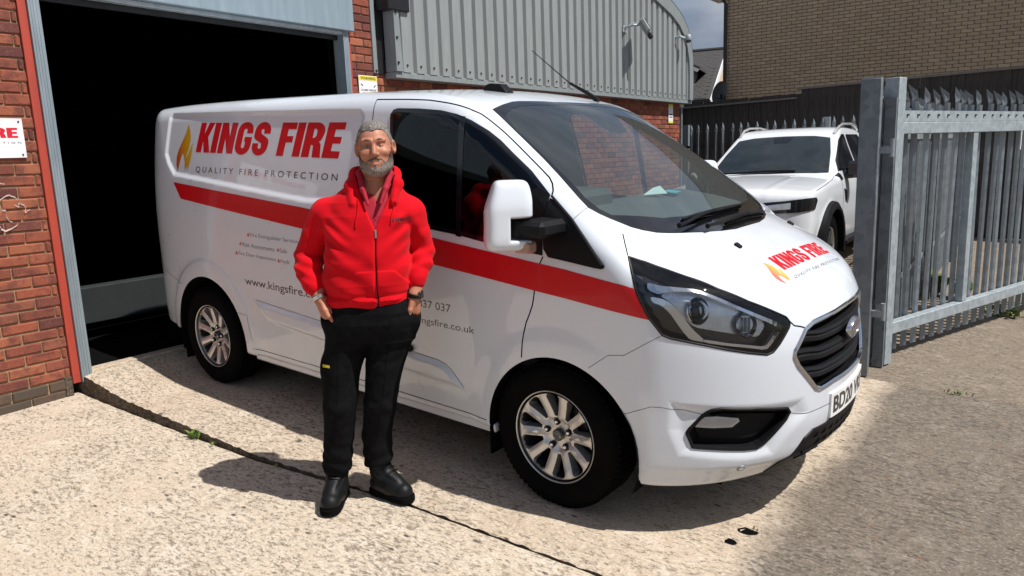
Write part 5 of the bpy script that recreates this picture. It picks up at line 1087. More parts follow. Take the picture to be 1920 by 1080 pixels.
# ---- headlights
def lamp_piece(name, key, mat, parent, lvl, skirt=0., step=.03, sm=1): return patch(name, V3[key], mat, parent, lvl, step, skirt=skirt, smooth_k=sm)
hl = V3['headlight']; frh = frame2d(hl)
HL = patch('headlight', hl, 'black_gloss', van, -.055, .03, skirt=.056)
surf_tube('headlight_seal', hl, .006, 'black_plastic', HL, -.002, closed=True)
lamp_piece('lamp_reflector', 'hl_silver', 'reflector', HL, -.034, -.02)
lamp_piece('light_guide', 'hl_band', 'chrome', HL, -.012, -.03)
lamp_piece('light_guide', 'hl_sweep', 'chrome', HL, -.016, -.03)
for key, r_, dp in (('hl_lamp1', .050, -.03), ('hl_lamp2', .045, -.03)):
    lp = V3[key]; c0_ = onto(lp.mean(0)[None], frh[3], -.03)[0]; nrm = np.array((.86, -.45, .22)); nrm /= np.linalg.norm(nrm)
    q = Vector((0, -1, 0)).rotation_difference(Vector(nrm)).to_matrix().to_4x4(); Mx = Matrix.Translation(c0_) @ q
    sz = 1.0 if key == 'hl_lamp1' else .95
    MB().lathe([(.056*sz, -.012), (.052*sz, -.016), (.046*sz, -.006), (.030*sz, .012), (.0, .02)], 28, Mx).build('lamp_bowl', M['chrome'], HL, smooth=True, fix=False)
    if key == 'hl_lamp1':
        MB().lathe([(.036, .004), (.034, -.010), (.024, -.022), (.010, -.027), (0, -.0275)], 28, Mx).build('projector_lens', M['lens_clear'], HL, smooth=True)
        MB().lathe([(.037, .006), (.040, -.008), (.037, -.012), (.035, -.006)], 28, Mx).build('lens_ring', M['chrome'], HL, smooth=True)
        MB().lathe([(0, -.002), (.028, -.002), (.028, .004)], 24, Mx).build('lens_back', M['black_gloss'], HL)
    else:
        for q_ in (-.018, 0, .018): MB().box((q_-.0012, -.012, -.030), (q_+.0012, .008, .030), Mx).build('reflector_rib', M['reflector'], HL)
patch('headlight_lens', hl, 'lens_clear', HL, .0015, .04)
mirrored(HL)
# ---- grille
GR = patch('grille', grille, 'black_plastic', van, -.075, .05, skirt=.074)
gy = lin(-.50, .50, 41)
def nose_x(y, z):
    x = 1.1
    for _ in range(40):
        f = van_f(np.array([x]), np.array([y]), np.array([z]))[0]
        if f < 1e-4: break
        x -= f*.8
    return x
for zc, hw_, yl in ((.838, .026, .445), (.760, .030, .475), (.678, .026, .425)):
    mb = MB(); ys = lin(-yl, yl, 33); prof = [(-.055, hw_), (-.012, hw_*.9), (-.004, hw_*.45), (-.012, hw_*.15), (-.004, -hw_*.15), (-.004, -hw_*.75), (-.022, -hw_), (-.06, -hw_*.8)]
    v = []
    for y in ys:
        zz = zc + .016*smoothstep(.30, .45, abs(y)) ; nx = nose_x(y, zc); tx = -.0
        v += [(nx - .012 + a, y, zz + b) for a, b in prof]
    k = len(prof); mb.add(v, [(i*k+j, (i+1)*k+j, (i+1)*k+(j+1) % k, i*k+(j+1) % k) for i in range(len(ys)-1) for j in range(k)] + [tuple(range(k)), tuple(range((len(ys)-1)*k, len(ys)*k))])
    mb.build('grille_bar', M['black_plastic'], GR, smooth=True)
gl_ = grille[:]; surf_tube('grille_surround', gl_, .011, 'chrome', GR, -.002, closed=True, n=8)
# emblem on the grille
bx = nose_x(0, .816); Mb = Matrix.Translation((bx + .006, 0, .816)) @ Matrix.Rotation(math.radians(90), 4, 'Z') @ Matrix.Rotation(math.radians(6), 4, 'X') @ Matrix.Diagonal((1.0, 1, .56, 1))
MB().lathe([(.0, -.004), (.076, -.004), (.079, -.009), (.084, -.009), (.088, -.003), (.088, .012)], 40, Mb).build('badge_rim', M['chrome'], GR, smooth=True)
MB().lathe([(.0, -.0075), (.074, -.0075), (.0765, -.005)], 40, Mb).build('badge_face', M['badge_blue'], GR, smooth=True, fix=False)
Pt, Ft = text_mesh('Ford', .012, .35); lo_, hi_ = Pt.min(0), Pt.max(0)
MB().add([Mb @ Vector(((p[0]-lo_[0])/(hi_[0]-lo_[0])*.104 - .052, -.0095, ((p[1]-lo_[1])/(hi_[1]-lo_[1])*.07 - .035))) for p in Pt], Ft).build('badge_lettering', M['chrome'], GR, fix=False)
MB().lathe([(.067, -.0082), (.070, -.0082)], 40, Mb).build('badge_line', M['chrome'], GR, fix=False)
# ---- number plate
Pp = []
for y in lin(-.26, .26, 17): Pp.append((nose_x(y, .51) + .008, y))
mb = MB(); v = []
for x, y in Pp: v += [(x + .002, y, .455), (x - .0, y, .566), (x - .010, y, .566), (x - .010, y, .455)]
mb.add(v, [(i*4+j, (i+1)*4+j, (i+1)*4+(j+1) % 4, i*4+(j+1) % 4) for i in range(16) for j in range(4)] + [(0,1,2,3), (64,65,66,67)])
NP = mb.build('number_plate', M['plate_white'], van)
def on_plate(y, z): return (np.interp(y, [p[1] for p in Pp], [p[0] for p in Pp]) + .0035 - .018*(z-.455), y, z)
Pt, Ft = text_mesh('BD20 VKF', .028, 0, 1.03); lo_, hi_ = Pt.min(0), Pt.max(0)
MB().add([on_plate(-.238 + (p[0]-lo_[0])/(hi_[0]-lo_[0])*.476, .4715 + (p[1]-lo_[1])/(hi_[1]-lo_[1])*.079) for p in Pt], Ft).build('plate_lettering', M['letter_black'], NP, fix=False)
# ---- fog lamps, lower grille, sensors
fog = V3['fog']; FG = patch('fog_surround', fog, 'black_plastic', bumper, -.045, .04, skirt=.047)
surf_tube('fog_rim', fog, .008, 'black_plastic', FG, .0, closed=True)
fi = to2(fog, frame2d(fog)); cfr = frame2d(fog); fi = fi*np.array((.78, .62)) + np.array((.0, -.0)); fi3 = cfr[0] + fi[:, :1]*cfr[1] + fi[:, 1:]*cfr[2]
patch('fog_insert', fi3, 'black_plastic', FG, -.030, .04, skirt=-.03)
patch('fog_lamp', V3['foglamp'], 'reflector', FG, -.020, .02, skirt=-.03); patch('fog_lens', V3['foglamp'], 'lens_clear', FG, -.012, .02)
mirrored(FG)
sk = [(.845, -.53, .232), (.895, -.509, .306), (.951, -.426, .408), (.97, -.376, .435), (1.0, -.245, .437), (1.005, -.22, .452)]
skirt_ = np.array([(1.01, 0, .452)] + sk[::-1] + [(.90, -.43, .228), (.95, -.2, .228), (.955, 0, .228)]); skirt_ = np.concatenate([skirt_, (skirt_[1:-1]*mirrorY)[::-1]])
SK = patch('lower_grille', skirt_, 'black_plastic', bumper, .006, .03, skirt=-.03)
for row, (z, n) in enumerate(((.40, 11), (.36, 12), (.32, 11), (.285, 10))):
    for k in range(n):
        y = -.36 + .72*(k + .5*(row % 2))/(n - .5); x = nose_x(y, z)
        if abs(y) > .36 - .5*max(0, .33 - z): continue
        t = np.array([(x+.02, y-.026, z-.012), (x+.02, y+.022, z-.012), (x+.02, y+.022, z+.014)]); patch('grille_mesh', t, 'interior_black', SK, .0075, .02)
for y0_, z in ((-.33, .335), (-.32, .30)): surf_tube('grille_rib', [(nose_x(y0_-.09, z), y0_-.09, z), (nose_x(y0_+.02, z), y0_+.02, z)], .007, 'black_plastic', SK, .008)
for s in (-1, 1):
    for p in ((.785, -.699, .315),):
        P0 = np.array([p])*np.array((1, -s, 1)); P0, N0 = snap(van_f, P0, 4); q = Vector((0, -1, 0)).rotation_difference(Vector(N0[0])).to_matrix().to_4x4(); Mx = Matrix.Translation(P0[0]) @ q
        MB().lathe([(0, -.004), (.011, -.004), (.0125, -.002)], 20, Mx).build('parking_sensor', M['van_paint'], bumper, fix=False); MB().lathe([(.013, -.002), (.016, -.0035), (.019, -.0015), (.019, .004)], 20, Mx).build('sensor_ring', M['trim_grey'], bumper, smooth=True)
# ---- washer jets, roof pod, aerial, wipers, side marker
for p in V3['jets']:
    q = Vector(onto(p[None], np.array((.4, 0, .9)), 0)[0]); MB().bbox((-.020, -.013, -.004), (.016, .013, .012), .005, Matrix.Translation(q) @ Matrix.Rotation(.55, 4, 'Y')).build('washer_jet', M['black_plastic'], bonnet, smooth=True)
MB().prism([(-.925, 1.925), (-.90, 1.965), (-.87, 1.972), (-.80, 1.966), (-.755, 1.925), (-.745, 1.905), (-.92, 1.91)], -.315, -.245, lambda a, b, h: (a, h, b)).build('roof_pod', M['black_plastic'], van, bevel=.010)
MB().tube([(-.62, .42, 1.885), (-.70, .42, 1.935), (-.83, .42, 2.0)], [.017, .012, .0075], 10).build('aerial_base', M['black_plastic'], van, smooth=True)
MB().tube([(-.83, .42, 2.0), (-1.12, .42, 2.215)], [.004, .0025], 6).build('aerial', M['black_plastic'], van)
def wiper(arm, blade):
    P, _ = snap(van_f, chaikin(resample(arm, .05, False), 1, False), 4, .030); w_ = MB().tube(P, [.013] + [.0085]*(len(P)-1), 6).build('wiper', M['black_plastic'], van, smooth=True)
    P, _ = snap(van_f, resample(blade, .05, False), 4, .012); MB().tube(P, .007, 6).build('wiper_blade', M['rubber'], w_); P, _ = snap(van_f, resample(blade, .05, False), 4, .024); MB().tube(P, .006, 6).build('wiper_spine', M['black_plastic'], w_)
wiper(V3['arm1'], V3['wipe1']); wiper(V3['arm2'], V3['wipe2'])
P0 = onto(np.array([(-.905, -.96, .612)]), np.array((0, -1., 0)))[0]
MB().bbox((-.06, -.03, -.016), (.03, .01, .018), .014, Matrix.Translation(P0)).build('side_marker', M['black_plastic'], doorR, smooth=True)
# door handles (mostly behind the man)
MB().bbox((-1.19, -.985, 1.06), (-1.01, -.955, 1.10), .012).build('door_handle', M['black_plastic'], doorR, smooth=True)
# ---- livery
stripe = np.concatenate([V3['stripe_top'], V3['stripe_bot'][::-1]])
stripe = np.array([(x, -.95, z) for x, y, z in stripe]); fr_st = (np.array((-1.4, -.95, 1.17)), np.array((1., 0, 0)), np.array((0, 0, 1.)), np.array((0, -1., 0)))
patch('stripe', stripe, 'stripe_red', van, .0018, .035, fr=fr_st)
patch('stripe', stripe*mirrorY, 'stripe_red', van, .0018, .035, fr=(np.array((-1.4, .95, 1.17)), np.array((-1., 0, 0)), np.array((0, 0, 1.)), np.array((0, 1., 0))))
def subdivide2(P, F, mx_):
    P = [tuple(p) for p in P]; F = [tuple(f) for f in F]
    for _ in range(4):
        out = []; mid = {}
        def m(a, b):
            k = (min(a, b), max(a, b))
            if k not in mid: mid[k] = len(P); P.append(tuple((np.array(P[a]) + np.array(P[b]))/2))
            return mid[k]
        big = False
        for f in F:
            if len(f) > 3: out += [(f[0], f[i], f[i+1]) for i in range(1, len(f)-1)]; big = True; continue
            L_ = [np.linalg.norm(np.array(P[f[i]]) - np.array(P[f[(i+1) % 3]])) for i in range(3)]
            if max(L_) > mx_: a, b, c = f; x, y, z = m(a, b), m(b, c), m(c, a); out += [(a, x, z), (x, b, y), (z, y, c), (x, y, z)]; big = True
            else: out.append(f)
        F = out
        if not big: break
    return np.array(P), F
def livery(name, P, F, mat, quad, parent, n, lvl=.0005, mx_=.03):
    """2d shape mapped into a quad of body points (top left, top right, bottom right, bottom left)"""
    lo, hi = P.min(0), P.max(0); u = (P - lo)/(hi - lo); q = [np.array(k, float) for k in quad]
    X = lambda s, t: (q[3]*(1-s) + q[2]*s)*(1-t) + (q[0]*(1-s) + q[1]*s)*t
    W = np.array([X(s, t) for s, t in u]); W, F = subdivide2(W, F, mx_); n = np.array(n, float)/np.linalg.norm(n)
    W = onto(W, n, lvl); g = grad(van_f, W); N = g/np.linalg.norm(g, axis=1)[:, None]; F2 = []
    for f in F:
        cr_ = np.cross(W[f[1]] - W[f[0]], W[f[2]] - W[f[0]]); F2.append(f if cr_ @ N[f[0]] > 0 else f[::-1])
    return mesh_obj(name, W, F2, mat, parent, N)
SIDE = (0, -1, 0)
def sq(x0, x1, z0, z1): return [(x0, -.95, z1), (x1, -.95, z1), (x1, -.95, z0), (x0, -.95, z0)]
Ph, Fh = heavy_text('KINGS FIRE', .13); livery('lettering', Ph, Fh, 'letter_red', [(-3.04, -.8, 1.800), (-1.475, -.8, 1.777), (-1.475, -.8, 1.572), (-3.04, -.8, 1.597)], shell, SIDE)
def side_text(body, x0, x1, z0, z1, bold=0., spacing=1., mat='letter_black', shear=0., tilt=0.):
    P, F = text_mesh(body, bold, shear, spacing); q = sq(x0, x1, z0, z1); q = [(a, b, c_ + (tilt if a == x1 else 0)) for a, b, c_ in q]; return livery('lettering', P, F, mat, q, shell, SIDE, .0005)
side_text('QUALITY FIRE PROTECTION', -3.016, -1.50, 1.461, 1.506, .004, 1.55, tilt=-.012)
def flame(x0, x1, z0, z1, mat='flame', name='flame_logo'):
    lp = [Vector((a, b, 0)) for a, b in FLAME[0]]; tri = tessellate_polygon([lp]); return livery(name, np.array(FLAME[0]), [tuple(t) for t in tri], mat, sq(x0, x1, z0, z1), shell, SIDE)
flame(-3.296, -3.088, 1.468, 1.79)
TF = [('Fire Extinguisher Servicing', -2.306, 1.082, 1.112, .432/22*26), ('Risk Assessments', -2.398, 1.020, 1.046, .342), ('Fire Door Inspections', -2.450, .954, .984, .402)]
for b, x0, z0, z1, wd in TF: side_text(b, x0, x0 + wd, z0, z1, -.004, tilt=-.004, mat='text_grey'); flame(x0 - .038, x0 - .014, z0 + .002, z1 + .001, 'letter_red')
side_text('Safe', -2.0, -1.93, 1.016, 1.042, -.004, mat='text_grey'); flame(-2.030, -2.008, 1.017, 1.043, 'letter_red')
side_text('Hydr', -2.0, -1.905, .944, .977, -.004, mat='text_grey'); flame(-2.030, -2.008, .950, .978, 'letter_red')
side_text('www.kingsfire.co.uk', -2.404, -1.54, .757, .824, .004, tilt=-.002)
side_text('837 037', -.835, -.606, .845, .885, .002); side_text('@kingsfire.co.uk', -.93, -.455, .750, .797, .002)
HN = (.55, 0, .85)
hk = V3['hoodk']; Ph, Fh = heavy_text('KINGS FIRE', .0); livery('lettering', Ph, Fh, 'letter_red', [hk[0], hk[1], hk[2], hk[3]], bonnet, HN, .0008, .03)
hq = V3['hoodq']; Pt, Ft = text_mesh('QUALITY FIRE PROTECTION', .003, 0, 1.5); livery('lettering', Pt, Ft, 'text_grey', [hq[0], hq[1], hq[2], hq[3]], bonnet, HN, .0008)
hf = V3['hoodflame']; lp = [Vector((a, b, 0)) for a, b in FLAME[0]]
livery('flame_logo', np.array(FLAME[0]), [tuple(t) for t in tessellate_polygon([lp])], 'flame_hood', [(.70, -.425, 1.13), (.70, -.305, 1.135), (.82, -.30, 1.06), (.82, -.40, 1.06)], bonnet, HN, .0008, .03)
# papers on the dashboard: loose things of their own
def paper(label, pts, mat):
    o = MB().add(pts, [tuple(range(len(pts)))]).build('paper', M[mat], None, fix=False); o.matrix_world = Matrix.Rotation(VROT[1], 4, 'Y') @ Matrix.Rotation(VROT[0], 4, 'X'); return tag(o, label, 'paper')
simple('paper_white', (.55,.72,.70), .6); simple('paper_blue', (.06,.42,.52), .6)
paper('white folded paper standing on the van dashboard', [(-.13, .10, 1.362), (-.06, .25, 1.362), (-.10, .235, 1.405), (-.12, .19, 1.395)], 'paper_white')
paper('blue card lying on the van dashboard', [(-.03, .30, 1.362), (-.06, .43, 1.362), (-.14, .43, 1.368), (-.12, .30, 1.368)], 'paper_blue')
# ================================================================== THE MAN (local: x to the viewer's right, y away, z up)
man = empty('person', 'grey bearded man in red hoodie and black trousers standing with hands in pockets', 'person', (-.745, -1.455, .010), (0, 0, math.atan2(.617, .787)))
def cap(x, y, z, A, B, ra, rb, sy=1.):
    """round cone between two points"""
    A = np.array(A, float); B = np.array(B, float); d = B - A; l2 = d @ d
    px, py, pz = x - A[0], (y - A[1])/sy, z - A[2]; d = d*np.array((1, 1/sy, 1)); l2 = d @ d
    t = np.clip((px*d[0] + py*d[1] + pz*d[2])/l2, 0, 1)
    return np.sqrt((px - t*d[0])**2 + (py - t*d[1])**2 + (pz - t*d[2])**2) - (ra + (rb - ra)*t)
def ell(x, y, z, c, r):
    k = np.sqrt(((x-c[0])/r[0])**2 + ((y-c[1])/r[1])**2 + ((z-c[2])/r[2])**2); return (k - 1)*min(r)
def chain(x, y, z, pts, rs, k=.02, sy=1.):
    f = None
    for A, B, a, b in zip(pts, pts[1:], rs, rs[1:]):
        g = cap(x, y, z, A, B, a, b, sy); f = g if f is None else smin(f, g, k)
    return f
def loft(x, y, z, tab, p=2.4):
    T = np.array(tab); zz = T[:, 0]; cx, w, cy, d = (np.interp(z, zz, T[:, i]) for i in (1, 2, 3, 4))
    q = (np.abs((x - cx)/w)**p + np.abs((y - cy)/d)**p)**(1/p)
    f = (q - 1)*np.minimum(w, d); return np.maximum(f, np.maximum(zz[0] - z, z - zz[-1]))
def sine(x, y, z, s, ph=0):
    """cheap smooth noise for cloth"""
    return (np.sin(s*(x*1.1 + .6*z) + ph + 1.7*np.sin(s*.43*(y + z))) + np.sin(s*(.7*y - .9*z) + 2.1*ph + 1.3*np.sin(s*.37*(x - z))) + np.sin(s*(.8*z + .5*x - .4*y) - ph))/3
def bvals(v, lo, w): return np.exp(-((v - lo)/w)**2)
HC = np.array((.170, -.012, 1.652)); HS = .945; ht = math.radians(7); hc_, hs_ = math.cos(ht), math.sin(ht)
def head_loc(x, y, z):
    u = (x - HC[0])/HS; v = (y - HC[1])/HS; w_ = (z - HC[2])/HS; u, w_ = u + .05*w_, w_ - .05*u
    return u*hc_ + v*hs_, -u*hs_ + v*hc_, w_
def f_head(x, y, z):
    u, v, w_ = head_loc(x, y, z); a = np.abs(u)
    f = ell(u, v, w_, (0, .014, .028), (.079, .096, .084))
    f = smin(f, ell(u, v, w_, (0, -.020, -.035), (.0715, .070, .080)), .03)           # face
    f = smin(f, ell(u, v, w_, (0, -.044, -.098), (.048, .044, .034)), .032)          # chin
    f = smin(f, ell(a, v, w_, (.052, -.012, -.074), (.021, .036, .032)), .025)       # jaw corners
    f = smin(f, ell(a, v, w_, (.040, -.064, -.026), (.026, .022, .018)), .018)       # cheekbones, raised in a smile
    f = smin(f, cap(a, v, w_, (.010, -.084, .026), (.046, -.070, .028), .011, .009), .012)   # brow
    f = smax(f, -ell(a, v, w_, (.031, -.094, .006), (.019, .016, .0105)), .010)      # eye sockets
    f = smin(f, ell(a, v, w_, (.031, -.064, .004), (.015, .0165, .012)), .004)       # eyeball under the lids
    f = smax(f, -cap(a, v, w_, (.020, -.0812, .0035), (.041, -.0755, .0025), .0022, .0018), .002)   # narrowed lid opening
    f = smin(f, cap(u, v, w_, (0, -.084, .020), (0, -.104, -.030), .0085, .0125), .010)    # nose
    f = smin(f, ell(a, v, w_, (.0115, -.094, -.034), (.0085, .010, .0075)), .005)
    f = smin(f, ell(u, v, w_, (0, -.073, -.070), (.034, .018, .026)), .016)          # mouth mound
    f = smax(f, -cap(a, v, w_, (0, -.094, -.0650), (.029, -.078, -.0585), .0056, .0024), .004)       # parted lips
    f = smin(f, cap(a, v, w_, (0, -.0925, -.0765), (.022, -.082, -.070), .0045, .003), .004)        # lower lip
    e = smax(ell(a, v, w_, (.0835, .018, -.004), (.0125, .020, .033)), -ell(a, v, w_, (.091, .008, -.002), (.010, .011, .019)), .006)
    return smin(f, e, .008)*HS
RW, RH = (-.112, -.050, 1.000), (-.088, -.055, .945); LW, LH = (.305, -.028, .995), (.296, -.020, .94)
def f_body(x, y, z):
    x, y, z = np.broadcast_arrays(x, y, z)
    f = loft(x, y, z, [(.80, .10, .15, .02, .09), (.95, .095, .165, .02, .10), (1.15, .10, .165, .02, .115), (1.33, .115, .165, .02, .095), (1.42, .125, .12, .025, .070), (1.49, .15, .07, .03, .06)])
    f = smin(f, cap(x, y, z, (.148, .032, 1.43), (.166, .012, 1.60), .064, .060), .03)                # neck
    f = smin(f, chain(x, y, z, [(-.055, .02, 1.345), (-.172, .055, 1.185), (-.150, .0, 1.105), RW], [.042, .034, .037, .027]), .02)
    f = smin(f, chain(x, y, z, [(.288, .03, 1.335), (.335, .07, 1.195), (.322, .025, 1.11), LW], [.042, .033, .036, .027]), .02)
    for s, W_, H_ in ((1, RW, RH), (-1, LW, LH)):                                                     # hands reaching into the pockets
        W_, H_ = np.array(W_), np.array(H_); d = (H_ - W_)/np.linalg.norm(H_ - W_); side = np.array((0.25*s, -.97, 0.)); side -= d*(side @ d); side /= np.linalg.norm(side)
        h = cap(x, y, z, W_ - d*.005, W_ + d*.07, .027, .032, .85)
        for k, (o, l) in enumerate(((-.026, .075), (-.009, .088), (.009, .083), (.026, .064))):
            b0 = W_ + d*.078 + side*o; b1 = b0 + d*l*.5 + np.array((.008*s, .006, 0)); b2 = b0 + d*l + np.array((.022*s, .012, 0)); h = smin(h, chain(x, y, z, [b0, b1, b2], [.0105, .0098, .0085], .004), .006)
        t0 = W_ + d*.022 + side*.024; t1 = t0 + d*.034 + side*.016; t2 = t1 + d*.030 + side*.004; h = smin(h, chain(x, y, z, [t0, t1, t2], [.014, .0115, .0095], .006), .012)
        f = smin(f, h, .012)
    m = np.where(z > 1.45)
    if len(m[0]): f = f.copy(); f[m] = smin(f[m], f_head(x[m], y[m], z[m]), .022)
    return f
def cloth(name, F, lo, hi, res, mat, parent, snaps=3):
    P, Q = surface_nets(F, lo, hi, res); P, N = snap(F, P, snaps); return mesh_obj(name, P, Q, mat, parent, N)
m_ = Mat('skin', (.40,.19,.11), .5, spec=.35); v_ = m_.coord(); n1 = m_.noise(30, 5, .6, v_)
m_.b.inputs['Subsurface Weight'].default_value = .08; m_.b.inputs['Subsurface Radius'].default_value = (.01, .004, .002)
m_.color(m_.mix(m_.val(n1, .35, .68), (.39,.150,.085), (.49,.215,.135))); m_.roughness(m_.val(m_.noise(60, 3, .5, v_), .3, .7, .42, .6)); m_.bump(m_.noise(220, 4, .6, v_), .25, .002); M['skin'] = m_.m
m_ = Mat('hair_grey', (.2,.18,.16), .75, spec=.25); v_ = m_.coord('Object', (1, 1, .5)); n1 = m_.noise(160, 4, .7, v_); n2 = m_.noise(18, 3, .6, v_)
m_.color(m_.mix(m_.val(n1, .38, .62), m_.mix(m_.val(n2, .35, .65), (.035,.030,.026), (.10,.088,.076)), (.27,.245,.22))); m_.bump(n1, .8, .004); M['hair_grey'] = m_.m
m_ = Mat('beard_grey', (.2,.18,.16), .8, spec=.2); v_ = m_.coord('Object', (1, 1, .45)); n1 = m_.noise(190, 4, .7, v_); sp = m_.n('ShaderNodeSeparateXYZ'); m_.l(m_.coord(), sp.inputs[0])
m_.color(m_.mix(m_.val(m_.noise(260, 3, .6, v_), .50, .60, 0, .55), m_.mix(m_.val(n1, .35, .65), m_.mix(m_.val(sp.outputs[2], 1.615, 1.585), (.028,.021,.017), (.15,.13,.115)), m_.mix(m_.val(sp.outputs[2], 1.605, 1.565), (.075,.058,.048), (.40,.37,.34))), (.22,.105,.07))); m_.bump(n1, .8, .004); M['beard_grey'] = m_.m
body = cloth('body', f_body, (-.30, -.18, .84), (.46, .16, 1.80), .0042, 'skin', man)
def f_hair(x, y, z):
    u, v, w_ = head_loc(x, y, z); f = f_head(x, y, z)/HS; a = np.abs(u)
    # hairline: high over the forehead, down in front of the ears, round behind them to the nape
    line = np.where(v < -.02, .076 - .010*smooth(.03, .0, a) + .10*np.maximum(0, -.075 - v), .076)
    line = line - .072*smooth(-.052, -.022, v) - .080*smooth(.030, .060, v) + .004*np.sin(70*u + 1)
    t = .0028 + .0060*smooth(.070, .112, w_) + .0014*sine(u, v, w_, 150) - .0016*smooth(.06, .0, w_)
    g = smax(f - t, -(f + .004), .002)
    ear = ell(a, v, w_, (.088, .018, -.006), (.016, .027, .040))
    return smax(smax(g, line - w_, .005), -ear, .003)
def f_hairmask(x, y, z):
    x, y, z = np.broadcast_arrays(x, y, z); return f_hair(x, y, z)
cloth('hair', f_hairmask, (.05, -.14, 1.56), (.29, .13, 1.80), .0034, 'hair_grey', body)
def f_beard(x, y, z):
    u, v, w_ = head_loc(x, y, z); f = f_head(x, y, z)/HS; a = np.abs(u)
    t = .0009 + .0030*smooth(-.085, -.115, w_)*smooth(.05, .025, a) + .0014*smooth(-.06, -.048, w_)*smooth(.035, .02, a) + .0008*sine(u, v, w_, 190)
    g = smax(f - t, -(f + .003), .0015)
    top = np.where(a < .030, -.047 - .22*a, np.where(a < .046, -.0536 - (a - .030)*.9, np.where(a < .060, -.068 + (a - .046)*1.2, -.051 + (a - .060)*3.2)))
    mouth = ell(a, v, w_, (0, -.09, -.0685), (.0325, .03, .0120)); soul = ell(a, v, w_, (.016, -.09, -.084), (.010, .03, .007))
    back = v - .004 - .35*np.maximum(-.07 - w_, 0); low = -.136 - w_ - .10*a
    ear = ell(a, v, w_, (.090, .016, -.006), (.024, .030, .044))
    return smax(smax(smax(smax(smax(smax(g, -ear, .003), w_ - np.minimum(top, .010), .004), -mouth, .002), -soul, .003), back, .006), low, .006)
cloth('beard', f_beard, (.06, -.16, 1.49), (.28, .05, 1.70), .0034, 'beard_grey', body)
def head_pt(u, v, w_):
    u2 = u*hc_ - v*hs_; v2 = u*hs_ + v*hc_; return Vector((HC[0] + HS*(u2 - .05*w_), HC[1] + HS*v2, HC[2] + HS*(w_ + .05*u2)))
simple('teeth', (.62,.58,.50), .35); simple('eye_white', (.45,.42,.40), .3); simple('eye_dark', (.02,.016,.014), .2); simple('lip', (.42,.14,.11), .5); simple('brow_hair', (.17,.115,.085), .8)
def head_tube(name, pts, r, mat): return MB().tube([head_pt(*p) for p in pts], r, 8).build(name, M[mat], body, smooth=True)
head_tube('teeth', [(-.021, -.0785, -.0605), (-.011, -.0840, -.0628), (.0, -.0862, -.0634), (.011, -.0840, -.0628), (.021, -.0785, -.0605)], [.0024, .0042, .0046, .0042, .0024], 'teeth')
head_tube('lip', [(-.024, -.0815, -.0700), (-.012, -.0908, -.0762), (0, -.0940, -.0775), (.012, -.0908, -.0762), (.024, -.0815, -.0700)], [.0018, .0036, .004, .0036, .0018], 'lip')
for s in (-1, 1):
    head_tube('eye', [(s*.022, -.0792, .0034), (s*.031, -.0806, .0038), (s*.039, -.0772, .003)], [.0016, .0026, .0015], 'eye_white')
    head_tube('iris', [(s*.0285, -.0808, .0036), (s*.0325, -.0806, .0036)], [.0027, .0027], 'eye_dark')
    head_tube('eyelash', [(s*.018, -.0795, .0052), (s*.030, -.0822, .0068), (s*.042, -.0775, .0046)], [.0009, .0012, .0009], 'brow_hair')
    head_tube('eyebrow', [(s*.012, -.0935, .0285), (s*.026, -.0905, .0345), (s*.044, -.0785, .0315)], [.0022, .0030, .0018], 'brow_hair')
